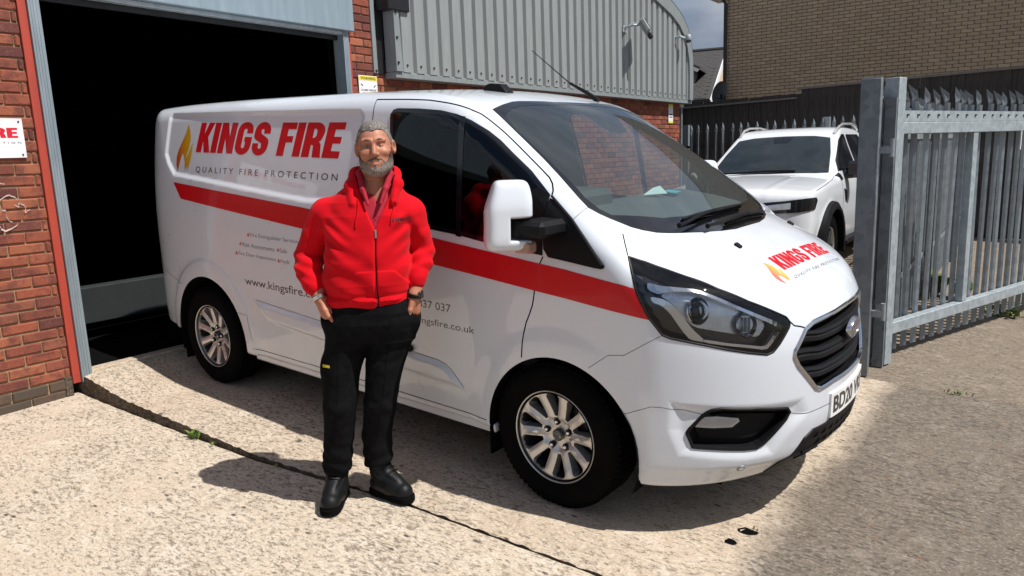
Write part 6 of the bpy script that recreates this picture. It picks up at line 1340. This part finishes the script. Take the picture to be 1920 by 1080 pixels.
# ---- clothes
def f_torso(x, y, z):
    return loft(x, y, z, [(.960, .088, .188, .015, .122), (.990, .088, .198, .012, .130), (1.01, .089, .194, .012, .127), (1.06, .092, .198, .010, .138), (1.16, .098, .194, .010, .140), (1.28, .112, .190, .014, .132), (1.36, .118, .200, .02, .122), (1.42, .122, .188, .026, .106), (1.465, .132, .142, .032, .092), (1.505, .145, .100, .036, .080), (1.545, .154, .078, .038, .070), (1.58, .158, .068, .04, .064)], 2.5)
def f_hoodie(x, y, z):
    x, y, z = np.broadcast_arrays(x, y, z)
    t = f_torso(x, y, z)
    ra = chain(x, y, z, [(-.070, .022, 1.368), (-.128, .045, 1.275), (-.176, .060, 1.180), (-.168, .010, 1.125), (-.150, -.022, 1.072)], [.075, .070, .066, .061, .048], .010)
    la = chain(x, y, z, [(.300, .030, 1.360), (.322, .05, 1.275), (.338, .072, 1.190), (.334, .035, 1.135), (.318, .0, 1.078)], [.070, .061, .055, .052, .043], .010)
    # folds bunch at the elbows and over the forearms
    ra = ra + .0034*np.sin(105*(z + .5*(x + .16) + .25*y) + 4*sine(x, y, z, 15))*bvals(z, 1.145, .075) + .005*np.sin(70*(x*1.2 - z*.5) + 1)*bvals(z, 1.30, .08)
    la = la + .0030*np.sin(105*(z - .5*(x - .33) + .25*y) + 4*sine(x, y, z, 15, 1))*bvals(z, 1.155, .075) + .004*np.sin(70*(x*1.2 + z*.5))*bvals(z, 1.30, .08)
    # cuffs
    ra = smin(ra, chain(x, y, z, [(-.152, -.018, 1.085), (-.141, -.030, 1.052)], [.045, .043]), .012); la = smin(la, chain(x, y, z, [(.320, .003, 1.090), (.315, -.006, 1.058)], [.041, .039]), .012)
    # body folds: drag lines from the arms to the zip, bunching above the hem
    t = t + .0036*np.sin(46*(z*1.1 - .55*np.abs(x - .14)) + 3*sine(x, y, z, 9))*bvals(z, 1.13, .12) + .0045*sine(x, y, z, 34)*smooth(1.45, 1.3, z)
    t = t + .0040*np.sin(90*(z + .8*(x - .14)) + 2)*bvals(x, -.02, .06)*bvals(z, 1.27, .09) + .0040*np.sin(90*(z - .8*(x - .14)))*bvals(x, .27, .05)*bvals(z, 1.27, .09)
    t = t + .004*bvals(z, 1.012, .012)                                                   # waistband seam
    kk = .008 + .024*smooth(1.22, 1.34, z); f = smin(smin(t, ra, kk), la, kk)
    # hood lying round the neck
    hood = chain(x, y, z, [(.070, -.072, 1.415), (.056, -.028, 1.488), (.072, .05, 1.535), (.150, .105, 1.545), (.228, .06, 1.532), (.256, -.02, 1.492), (.246, -.070, 1.420)], [.016, .026, .034, .042, .034, .026, .016], .02)
    hood = smin(hood, ell(x, y, z, (.14, .135, 1.43), (.11, .055, .095)), .03)
    f = smin(f, hood, .012)
    # open front: a vee down to the zip pull, and the neck hole
    half = np.interp(z, [1.30, 1.40, 1.48, 1.60], [.0, .044, .072, .096]); vee = np.maximum(np.abs(x - (.166 - .02*(1.5 - z))) - half, y + .0)
    f = smax(f, -vee, .006)
    f = smax(f, -cap(x, y, z, (.152, .022, 1.49), (.164, .0, 1.64), .078, .092), .008)
    # zip line
    f = f + .0035*bvals(x, np.interp(z, [.95, 1.30], [.148, .166]), .007)*smooth(0, -.05, y)*smooth(1.31, 1.29, z)
    # pouch pockets
    pk = np.maximum(np.abs(np.abs(x - .155) - .085) - .078, np.abs(z - 1.055) - .07 - .35*np.clip(.07 - np.abs(x - .155), -1, .0)); f = f - .0035*smooth(.004, -.006, np.maximum(pk, np.abs(x-.155)*.9 - .165 + (z - 1.0)*.75))*smooth(0, -.06, y)
    return f
m_ = Mat('hoodie_red', (.60,.001,.008), .85, spec=.15); v_ = m_.coord(); n1 = m_.noise(420, 3, .6, v_); n2 = m_.noise(14, 4, .6, v_)
m_.b.inputs['Sheen Weight'].default_value = .05
m_.color(m_.mix(m_.val(n2, .3, .7), (.56,.001,.007), (.64,.0014,.010))); rn = m_.n('ShaderNodeTexNoise', noise_type='RIDGED_MULTIFRACTAL'); rn.inputs['Scale'].default_value = 7.5; rn.inputs['Detail'].default_value = 3; rn.inputs['Roughness'].default_value = .45; rn.inputs['Distortion'].default_value = .6; m_.l(m_.coord('Object', (.75, .75, 1.5)), rn.inputs['Vector'])
m_.bump(m_.math('ADD', m_.math('MULTIPLY', rn.outputs['Fac'], -1.0), m_.math('MULTIPLY', n1, .10)), .42, .012); M['hoodie_red'] = m_.m
simple('polo_red', (.36,.004,.022), .8, var=.08, bump=.3, bscale=300); m_ = Mat('trouser_black', (.006,.006,.007), .9, spec=.06); v_ = m_.coord(); rn = m_.n('ShaderNodeTexNoise', noise_type='RIDGED_MULTIFRACTAL'); rn.inputs['Scale'].default_value = 6.5; rn.inputs['Detail'].default_value = 3; rn.inputs['Distortion'].default_value = .7; m_.l(m_.coord('Object', (.8, .8, 1.6)), rn.inputs['Vector']); m_.color(m_.mix(m_.val(m_.noise(30, 4, .6, v_), .3, .7), (.005,.005,.006), (.009,.009,.010))); m_.bump(m_.math('MULTIPLY', rn.outputs['Fac'], -1.), .5, .012); M['trouser_black'] = m_.m; simple('boot_black', (.006,.007,.008), .5, spec=.22, var=.3, bump=.2, bscale=90); simple('steel', (.62,.62,.62), .25, 1.)
hood = cloth('hoodie', f_hoodie, (-.29, -.19, .93), (.43, .23, 1.62), .0048, 'hoodie_red', man)
def f_polo(x, y, z):
    x, y, z = np.broadcast_arrays(x, y, z)
    f = smax(f_torso(x, y, z) + .016, -cap(x, y, z, (.150, .02, 1.46), (.164, .0, 1.62), .066, .074), .006)
    f = smax(f, -np.maximum(np.abs(x - .168) - np.interp(z, [1.41, 1.50], [.0, .032]), y + .02), .004)    # open placket
    c = chain(x, y, z, [(.140, -.098, 1.412), (.116, -.070, 1.475), (.094, -.015, 1.545), (.106, .05, 1.575), (.155, .080, 1.580), (.208, .05, 1.570), (.230, -.015, 1.535), (.214, -.068, 1.475), (.194, -.100, 1.415)], [.006, .012, .014, .014, .014, .014, .014, .012, .006], .010)
    return smin(f, c, .006)
polo = cloth('polo_shirt', f_polo, (-.02, -.16, 1.24), (.32, .14, 1.62), .0045, 'polo_red', man)
for k, z in enumerate((1.385, 1.345)):
    y = -.12
    for _ in range(60):
        if f_polo(np.array([.164]), np.array([y]), np.array([z]))[0] < 0: break
        y += .002
    MB().lathe([(0, -.003), (.0045, -.0025), (.005, .001)], 12, Matrix.Translation((.164, y, z))).build('button', M['polo_red'], polo, smooth=True)
def f_trousers(x, y, z):
    x, y, z = np.broadcast_arrays(x, y, z)
    w_ = loft(x, y, z, [(.80, .098, .17, .02, .105), (.84, .10, .196, .02, .122), (.88, .101, .205, .018, .130), (.93, .103, .200, .016, .128), (1.00, .098, .185, .015, .120)], 2.6)
    rl = chain(x, y, z, [(-.004, .018, .86), (-.058, .008, .655), (-.076, .0, .49), (-.098, .022, .33), (-.124, .045, .175)], [.104, .086, .078, .068, .070], .008, 1.0)
    ll = chain(x, y, z, [(.196, .030, .86), (.140, .022, .67), (.108, .022, .49), (.074, .055, .32), (.068, .075, .155)], [.104, .086, .075, .070, .068], .008, 1.0)
    rl = rl + .0028*np.sin(78*(z + .7*(x + .1)) + 5*sine(x, y, z, 13))*bvals(z, .24, .09) + .0012*sine(x, y, z, 30)*smooth(.8, .6, z) + .0015*np.sin(60*(z - .9*x) + 3*sine(x, y, z, 11))*bvals(z, .50, .07)
    ll = ll + .0028*np.sin(78*(z - .7*(x - .1)) + 5*sine(x, y, z, 13, 2))*bvals(z, .23, .09) + .0012*sine(x, y, z, 30, 2)*smooth(.8, .6, z) + .0015*np.sin(60*(z + .9*x) + 3*sine(x, y, z, 11))*bvals(z, .50, .07)
    w_ = w_ + .0025*sine(x, y, z, 26, 1)
    f = smin(w_, smin(rl, ll, .035*smooth(.66, .80, z) + .006), .045)
    f = smin(f, np.maximum(ell(x, y, z, (-.128, .02, .655), (.026, .070, .080)), -1), .012)          # cargo pocket
    for s, c in ((1, (-.090, -.02, .900)), (-1, (.288, -.005, .900))): f = smin(f, ell(x, y, z, c, (.034, .052, .060)), .02)      # hands inside the pockets
    f = smax(f, .158 - z + .02*np.sin(9*x) - .15*(y - .05)*0, .008)
    # pocket mouths
    for s, W_, H_ in ((1, RW, RH), (-1, LW, LH)): f = smax(f, -cap(x, y, z, np.array(W_), np.array(H_) + (H_ if False else np.array((0, 0, -.01))), .033, .036), .004)
    return f
trous = cloth('trousers', f_trousers, (-.26, -.17, .12), (.40, .20, 1.02), .0056, 'trouser_black', man)
simple('label_yellow', (.65,.55,.03), .6)
def front_y(F, xz):
    """y of the front surface at many (x, z) at once"""
    X = np.array([p[0] for p in xz], float); Z = np.array([p[1] for p in xz], float); Y = np.full(len(X), -.22)
    for _ in range(60):
        f = F(X, Y, Z); Y = Y + np.where(f > .0006, np.maximum(f*.7, .0008), 0)
    return [float(v) for v in Y]
def on_pts(F, xz, off=-.001): return [(p[0], y + off, p[1]) for p, y in zip(xz, front_y(F, xz))]
MB().add(on_pts(f_trousers, [(x, z) for z in (.685, .697) for x in lin(-.128, -.090, 5)]), [(i, i+1, i+6, i+5) for i in range(4)]).build('pocket_label', M['label_yellow'], trous, fix=False)
for pts in ([(-.026, .90), (-.05, .70), (-.07, .50), (-.10, .33)], [(.20, .90), (.165, .70), (.13, .50), (.09, .33)]):
    MB().tube(on_pts(f_trousers, [tuple(p) for p in resample(np.array(pts), .03, False)], -.0002), .0016, 6).build('seam', M['trouser_black'], trous)
# boots
def boot(name, heel, toe, ank, parent):
    heel, toe, ank = map(np.array, (heel, toe, ank)); d = toe - heel; d[2] = 0; d /= np.linalg.norm(d)
    def F(x, y, z):
        x, y, z = np.broadcast_arrays(x, y, z)
        f = chain(x, y, z, [heel + (0, 0, .05), heel*.55 + toe*.45 + (0, 0, .052), toe - d*.045 + (0, 0, .040)], [.043, .046, .045], .03)
        f = smin(f, chain(x, y, z, [heel*.85 + toe*.15 + (0, 0, .07), ank + (0, 0, .02)], [.048, .050]), .03)
        f = smin(f, cap(x, y, z, ank, heel*.42 + toe*.58 + (0, 0, .075), .044, .034), .025)
        f = f + .0025*np.sin(170*(z + .5*((x - heel[0])*d[0] + (y - heel[1])*d[1])))*bvals(z, .115, .02)
        return smax(f, .018 - .02 - (z + .02) + .002, .004)
    b = cloth(name, F, tuple(np.minimum(np.minimum(heel, toe), ank) - (.08, .08, .0) - (0, 0, .03)), tuple(np.maximum(np.maximum(heel, toe), ank) + (.08, .08, .10)), .0045, 'boot_black', parent)
    nrm = np.array((-d[1], d[0], 0)); out = []
    for t, w_ in ((-.050, .022), (-.040, .038), (.0, .046), (.07, .043), (.12, .047), (.18, .051), (.225, .046), (.25, .032), (.262, .012)): out.append((t, w_))
    L_ = np.linalg.norm(toe - heel)/.25; prof = [heel + d*t*L_ + nrm*w_ for t, w_ in out] + [heel + d*t*L_ - nrm*w_ for t, w_ in out[::-1]]
    prof = chaikin(np.array(prof), 1); mb = MB(); mb.prism([(p[0], p[1]) for p in prof], 0, .026, lambda a, b_, h: (a, b_, h)); mb.build('sole', M['rubber'], b, bevel=.005)
    for k in range(4):
        c = ank*(1 - .2*k) + (heel*.42 + toe*.58 + np.array((0, 0, .075)))*.2*k; up = np.array((d[0]*.5, d[1]*.5, .85)); c = c + up/np.linalg.norm(up)*.050*(1 - .06*k)
        MB().tube([c - nrm*.026 - (0, 0, .006), c + d*.004 + (0, 0, .003), c + nrm*.026 - (0, 0, .006)], .0032, 6).build('lace', M['black_plastic'], b)
        for s in (-1, 1): MB().tube([c + s*nrm*.027 - (0, 0, .010), c + s*nrm*.030 - (0, 0, .004)], .004, 6).build('eyelet', M['dark_metal'], b)
    return b
BZ = -.018
boot('boot', (-.132, .085, BZ+.018), (-.140, -.125, BZ+.018), (-.130, .06, .135), man)
boot('boot', (.055, .105, BZ+.018), (.225, -.015, BZ+.018), (.068, .09, .135), man)
# small things worn: bracelet, watch, zip, drawcords, chest logo, neck chain
def ring(name, c, d, r, tube, mat, parent, sy=1.):
    d = Vector(d).normalized(); a = d.orthogonal().normalized(); b = d.cross(a)
    return MB().tube([Vector(c) + (a*math.cos(t) + b*math.sin(t)*sy)*r for t in lin(0, 2*math.pi, 25)], tube, 8, False).build(name, M[mat], parent, smooth=True)
dR = np.array(RH) - np.array(RW); dL = np.array(LH) - np.array(LW)
for k in range(3): ring('bracelet', np.array(RW) - dR*(.10 + .09*k), dR, .0305, .004, 'steel', man)
for k in range(3): ring('watch_strap', np.array(LW) - dL*(.0 + .10*k), dL, .0305, .0045, 'black_plastic', man)
wc = np.array(LW) - dL*.1 + np.array((.030, -.012, 0)); MB().bbox((-.006, -.016, -.018), (.006, .016, .018), .004, Matrix.Translation(wc) @ Matrix.Rotation(-.35, 4, 'Z')).build('watch_case', M['black_gloss'], man)
zx = lambda z: float(np.interp(z, [.95, 1.30], [.148, .166]))
zp = on_pts(f_hoodie, [(zx(z), z) for z in lin(.965, 1.298, 34)], -.0006)
MB().tube(zp, .0022, 6).build('zip', M['polo_red'], hood); q = Vector(zp[-1]); MB().bbox((-.005, -.006, -.032), (.005, -.001, .006), .002, Matrix.Translation(q)).build('zip_pull', M['steel'], hood)
for x0, z0, x1, z1 in ((.092, 1.435, .086, 1.315), (.242, 1.43, .236, 1.325)):
    MB().tube(on_pts(f_hoodie, [(x0 + (x1-x0)*t + .004*math.sin(5*t), z0 + (z1-z0)*t) for t in lin(0, 1, 9)], -.003), .0026, 6).build('drawcord', M['hoodie_red'], hood, smooth=True)
Pl, Fl = text_mesh('KINGS FIRE', .03); lo_, hi_ = Pl.min(0), Pl.max(0); lx = lambda p: .252 + (p[0]-lo_[0])/(hi_[0]-lo_[0])*.066; lz = lambda p: 1.336 + (p[1]-lo_[1])/(hi_[1]-lo_[1])*.014 - .0
MB().add(on_pts(f_hoodie, [(lx(p), lz(p)) for p in Pl], -.0015), Fl).build('chest_lettering', M['letter_black'], hood, fix=False)
Pl, Fl = text_mesh('QUALITY FIRE PROTECTION', .01); lo_, hi_ = Pl.min(0), Pl.max(0); lz2 = lambda p: 1.325 + (p[1]-lo_[1])/(hi_[1]-lo_[1])*.005
MB().add(on_pts(f_hoodie, [(lx(p), lz2(p)) for p in Pl], -.0015), Fl).build('chest_lettering', M['letter_black'], hood, fix=False)
MB().add(on_pts(f_hoodie, [(.236 + a*.012, 1.332 + b*.02) for a, b in FLAME[0]], -.0015), [tuple(t) for t in tessellate_polygon([[Vector((a, b, 0)) for a, b in FLAME[0]]])]).build('chest_flame', M['letter_black'], hood, fix=False)
MB().tube([(.106, -.03, 1.50), (.118, -.058, 1.465), (.128, -.066, 1.445)], .0018, 6).build('neck_chain', M['steel'], body, smooth=True)
# ================================================================== PICKUP behind the van (local: x forward, y left, z up; origin under the front axle)
PK_W = pchip([.3, .5, .75, .95, 1.08, 1.2, 1.35, 1.55, 1.75, 1.85], [.84, .89, .915, .915, .90, .865, .80, .725, .655, .60])
PK_T = pchip([-4.45, -4.35, -3.0, -2.92, -2.80, -2.62, -2.3, -1.8, -1.55, -1.38, -1.24, -1.0, -.75, -.54, -.48, -.2, .2, .5, .7, .80, .86, .90], [1.05, 1.10, 1.12, 1.16, 1.52, 1.76, 1.80, 1.815, 1.80, 1.76, 1.69, 1.545, 1.385, 1.245, 1.215, 1.195, 1.165, 1.135, 1.105, 1.07, 1.02, .93])
def pk_f(x, y, z):
    a = np.abs(y); side = a - PK_W(z) + .03*smooth(.2, .9, x)
    for cx in (0, -3.22):
        d = np.hypot(x - cx, z - .40); side = side - .02*(1 - smooth(.46, .58, d))
    top = (z - PK_T(x) + .038*(a/.8)**3 - .005*smooth(.08, .0, np.abs(a - .42))*smooth(-.4, -.1, x))*.85
    xc = np.interp(z, [.3, .5, .6, .75, .9, 1.0, 1.1], [.82, .89, .905, .905, .90, .89, .86]); q = ((np.maximum(x + .1, 0)/(xc + .1))**4.2 + (a/.97)**4.2)**(1/4.2); nose = (q - 1)*.9
    f = smax(smax(side, top, .05), nose, .035); f = smax(f, -4.42 - x, .05); return smax(f, .33 - z, .03)
pk = empty('pickup_truck', 'white double cab pickup with black wheel arch flares parked behind the van', 'pickup', (-1.432, 5.463, .03), (0, 0, math.radians(-88.1)))
BF[0] = pk_f
PP, PQ = surface_nets(pk_f, (-4.5, -1.02, .28), (.96, 1.02, 1.9), .024); PP, PN = snap(pk_f, PP, 3)
ce = PP[PQ].mean(1); ok = ~((np.abs(ce[:, 1]) > .6) & ((np.hypot(ce[:, 0], ce[:, 2] - .40) < .44) | (np.hypot(ce[:, 0] + 3.22, ce[:, 2] - .40) < .44)))
m_ = Mat('pickup_paint', (.76,.79,.83), .3, coat=1.); M['pickup_paint'] = m_.m
mesh_obj('body', PP, PQ[ok], 'pickup_paint', pk, PN)
simple('screen_dark', (.02,.026,.028), .04, coat=.5, var=.3)
ws_ = np.array([(-1.25, 0, 1.69), (-1.24, -.40, 1.68), (-1.20, -.60, 1.66), (-.9, -.68, 1.48), (-.56, -.745, 1.235), (-.53, -.60, 1.235), (-.50, 0, 1.225)]); ws_ = np.concatenate([ws_, (ws_[1:-1]*mirrorY)[::-1]])
WS = patch('windscreen', ws_, 'screen_dark', pk, .006, .05)
patch('mirror_mount', np.array([(-1.22, .13, 1.67), (-1.22, -.13, 1.67), (-1.10, -.09, 1.60), (-1.10, .09, 1.60)]), 'black_gloss', pk, .009, .04)
MB().tube([(-.49, -.55, 1.235), (-.52, 0, 1.262), (-.53, .35, 1.26)], .012, 6).build('wiper', M['black_plastic'], pk)
for s in (-1, 1):
    mm = np.array((1, s, 1.))
    patch('side_window', np.array([(-.62, .85, 1.25), (-.78, .80, 1.40), (-1.22, .70, 1.64), (-1.42, .68, 1.70), (-1.55, .69, 1.70), (-1.62, .85, 1.24)])*mm, 'black_gloss', pk, .010, .05)
    patch('side_window', np.array([(-1.72, .85, 1.24), (-1.66, .69, 1.70), (-2.35, .69, 1.70), (-2.62, .75, 1.55), (-2.66, .85, 1.26)])*mm, 'black_gloss', pk, .010, .05)
    patch('quarter_trim', np.array([(-.50, .87, 1.22), (-.60, .86, 1.24), (-.70, .88, 1.14), (-.60, .88, 1.12)])*mm, 'black_plastic', pk, .006, .05)
    hlp = np.array([(.87, .38, .955), (.83, .62, .975), (.72, .80, .995), (.58, .88, 1.0), (.56, .90, .97), (.62, .89, .870), (.78, .74, .845), (.87, .42, .830)])*mm
    H = patch('headlight', hlp, 'black_gloss', pk, .008, .04)
    patch('lamp_reflector', np.array([(.87, .43, .925), (.84, .60, .945), (.80, .68, .955), (.80, .68, .885), (.87, .45, .870)])*mm, 'reflector', H, .012, .03)
    Mx = Matrix.Translation((.755, s*.79, .918)) @ Matrix.Rotation(s*math.radians(50), 4, 'Z') @ Matrix.Rotation(math.radians(90), 4, 'Z')
    q = Vector((0, -1, 0)).rotation_difference(Vector((.75, s*.66, .1))).to_matrix().to_4x4(); Mx = Matrix.Translation((.745, s*.785, .918)) @ q
    MB().lathe([(.0, -.030), (.02, -.028), (.034, -.018), (.038, .0)], 20, Mx).build('projector_lens', M['black_gloss'], H, smooth=True)
    MB().lathe([(.037, -.016), (.046, -.014), (.046, -.002)], 20, Mx).build('lens_ring', M['chrome'], H, smooth=True)
    patch('fog_lamp', np.array([(.84, .60, .60), (.74, .76, .62), (.74, .78, .52), (.84, .62, .50)])*mm, 'black_plastic', pk, .004, .05)
    for cx in (0, -3.22):
        P = [(cx + .455*math.cos(t), s*.94, .40 + .455*math.sin(t)) for t in lin(-.25, math.pi + .25, 26)]
        v = []
        for x, y, z in P:
            dx, dz = (x - cx)/.455, (z - .40)/.455
            v += [(cx + .43*dx, s*.90, .40 + .43*dz), (cx + .43*dx, s*.985, .40 + .43*dz), (cx + .46*dx, s*.995, .40 + .46*dz), (cx + .515*dx, s*.965, .40 + .515*dz), (cx + .53*dx, s*.90, .40 + .53*dz)]
        MB().add(v, [(i*5+j, (i+1)*5+j, (i+1)*5+j+1, i*5+j+1) for i in range(25) for j in range(4)]).build('wheel_arch_flare', M['black_plastic'], pk, smooth=True)
        MB().add([(cx + .435*math.cos(t), s*.62, .40 + .435*math.sin(t)) for t in lin(-.25, math.pi+.25, 26)] + [(cx + .435*math.cos(t), s*.90, .40 + .435*math.sin(t)) for t in lin(-.25, math.pi+.25, 26)], [tuple(range(27))] + [(i, i+1, i+27, i+26) for i in range(25)]).build('wheel_well', M['interior_black'], pk, fix=False)
    MB().bbox((-.98, s*1.00 - .12, 1.15), (-.80, s*1.00 + .14, 1.36), .04).tube([(-.78, s*.80, 1.17), (-.86, s*.95, 1.18)], .035, 6).build('door_mirror', M['black_gloss'], pk, smooth=True)
    MB().tube([(-1.30, s*.62, 1.70), (-1.50, s*.635, 1.80), (-1.72, s*.63, 1.838), (-2.2, s*.63, 1.845), (-2.50, s*.63, 1.82), (-2.62, s*.63, 1.76)], [.022, .018, .014, .014, .018, .020], 8).build('roof_rail', M['alloy'], pk, smooth=True)
    patch('side_vent', np.array([(-.66, .91, 1.03), (-.80, .91, 1.0), (-.82, .91, .90), (-.74, .91, .86), (-.70, .91, .93)])*mm, 'black_gloss', pk, .006, .04, skirt=-.006)
    MB().bbox((-2.6, s*.88 - .08, .34), (-.62, s*.88 + .10, .40), .02).build('side_step', M['black_plastic'], pk)
    for xx in (-.60, -1.64, -2.68): ribbon('gap_or_crease', [(xx, s*.92, 1.2), (xx - .02, s*.92, .85), (xx, s*.92, .5)], 'trim_dark', pk, .008)
    ribbon('gap_or_crease', [(.52, s*.88, 1.075), (.1, s*.87, 1.11), (-.35, s*.84, 1.15), (-.50, s*.82, 1.20)], 'trim_dark', pk, .006)
gr_ = np.array([(.87, 0, .99), (.85, .38, .97), (.86, .42, .86), (.88, .36, .70), (.90, 0, .66)]); gr_ = np.concatenate([gr_, (gr_[1:-1]*mirrorY)[::-1]]); G2 = patch('grille', gr_, 'black_plastic', pk, .006, .05, skirt=-.006)
for z in (.76, .84, .91): surf_tube('grille_bar', [(.9, y, z) for y in lin(-.36, .36, 12)], .016, 'black_gloss', G2, .012)
sk2 = np.array([(.88, 0, .50), (.86, .55, .52), (.84, .6, .40), (.86, 0, .38)]); sk2 = np.concatenate([sk2, (sk2[1:-1]*mirrorY)[::-1]]); patch('lower_grille', sk2, 'black_plastic', pk, .005, .06)
w2 = bpy.data.objects.new('wheel', None); COL.objects.link(w2); w2.parent = pk
MB().lathe([(.22, -.10), (.24, -.125), (.32, -.135), (.37, -.12), (.385, -.09), (.392, 0), (.385, .09), (.36, .12), (.22, .11)], 56).build('tyre', M['rubber'], w2, smooth=True)
mb = MB()
for k in range(6):
    a = 2*math.pi*k/6 + .3; Mx = Matrix.Rotation(-a, 4, 'Y'); mb.bbox((.04, -.105, -.032), (.215, -.07, .032), .008, Mx)
mb.lathe([(0, -.11), (.05, -.11), (.07, -.09), (.07, -.05)], 24).build('rim', M['dark_metal'], w2, smooth=True); MB().lathe([(.20, -.06), (.215, -.10), (.228, -.118), (.235, -.10)], 56).build('rim_lip', M['alloy'], w2, smooth=True); MB().lathe([(.21, -.06), (.2, .06), (0, .07)], 32).build('rim_barrel', M['interior_black'], w2)
w2.location = (0, -.80, .392)
for x, y, rz in ((0, .80, math.pi), (-3.22, .80, math.pi), (-3.22, -.80, 0)):
    c = copy_tree(w2, pk); c.location = (x, y, .392); c.rotation_euler = (0, .4, rz)
BF[0] = van_f
# ================================================================== HOUSE FAR BEHIND (local: x to the right, y away, z up)
far = empty('slate_roofed_house', 'distant house with grey slate roof and a dormer window left of the tan brick wall', 'house', (1.8506 - .6226*31 + .7866*8.31 - 8.4*math.cos(math.radians(16)), -3.5262 + .7825*31 + .6174*8.31 - 8.4*math.sin(math.radians(16)), 0), (0, 0, math.radians(16)))
simple('cream_brick', (.55,.42,.29), .9, bump=.3, bscale=25)
yR, zR, yE, zE = 5.4, 6.22, 0., 3.74
sl = (zR - zE)/(yR - yE)
MB().box((-2, .25, -.2), (8.40, 10.5, 3.60)).build('wall', M['cream_brick'], far)
MB().prism([(.25, 3.60), (10.5, 3.60), (5.4, 6.05)], 8.30, 8.40, lambda a, b, h: (h, a, b)).build('gable', M['cream_brick'], far)
rfm = MB().prism([(-.2, zE - .12), (5.4, zR), (11., zE - .12), (11., zE - .24), (5.4, zR - .14), (-.2, zE - .24)], -2, 8.55, lambda a, b, h: (h, a, b)).build('roof', M['slate'], far)
# courses of slates down the near slope: single slates in view, the rest joined
R_ = random.Random(9); rows = []
for k in range(27):
    y = -.15 + k*.2; x = 5.8 - (.14 if k % 2 else 0)
    while x < 8.25: rows.append((x, y)); x += .29
me = None; cnt = 0; jm = MB()
for x, y in rows:
    if me is None:
        b = MB().box((0, 0, 0), (.28, .23, .012), Matrix.Rotation(math.atan(sl), 4, 'X')); b.build('slate', M['slate'], rfm, fix=False); o = bpy.data.objects['slate']; me = o.data; o.location = (x, y, zE - .12 + (y+.2)*sl + .012); cnt = 1; continue
    o = bpy.data.objects.new('slate', me); COL.objects.link(o); o.parent = rfm; o.location = (x, y + R_.uniform(-.008, .008), zE - .12 + (y + .2)*sl + .012 + R_.uniform(0, .006)); cnt += 1
MB().tube([(-2, 5.4, zR + .02), (8.55, 5.4, zR + .02)], .09, 8).build('ridge', M['slate'], rfm)
MB().box((-2, -.32, zE - .30), (8.6, -.18, zE - .17)).build('gutter', M['gutter_black'], far); MB().box((-2, -.19, zE - .42), (8.5, -.12, zE - .16)).build('fascia', M['white_trim'], far)
MB().prism([(-.25, zE - .22), (5.4, zR - .08), (5.4, zR - .36), (.0, zE - .40)], 8.551, 8.60, lambda a, b, h: (h, a, b)).build('bargeboard', M['white_trim'], far)
dm = bpy.data.objects.new('dormer', None); COL.objects.link(dm); dm.parent = far
MB().box((6.1, .75, 4.0), (7.72, 3.4, 4.98)).build('dormer_cheek', M['weathered'], dm)
MB().prism([(5.75, 4.98), (6.90, 5.52), (8.05, 4.98), (8.05, 4.88), (6.90, 5.40), (5.75, 4.88)], .5, 4.0, lambda a, b, h: (a, h, b)).build('dormer_roof', M['slate'], dm)
MB().prism([(5.75, 4.88), (6.90, 5.40), (8.05, 4.88), (7.95, 4.78), (6.90, 5.26), (5.85, 4.78)], .46, .50, lambda a, b, h: (a, h, b)).build('dormer_verge', M['white_trim'], dm)
MB().box((6.3, .70, 4.22), (7.52, .745, 4.86)).build('window_frame', M['white_trim'], dm); MB().box((6.37, .69, 4.30), (7.43, .699, 4.80)).build('window_pane', M['black_gloss'], dm); MB().box((6.37, .68, 4.52), (7.43, .689, 4.56)).build('window_bar', M['white_trim'], dm)
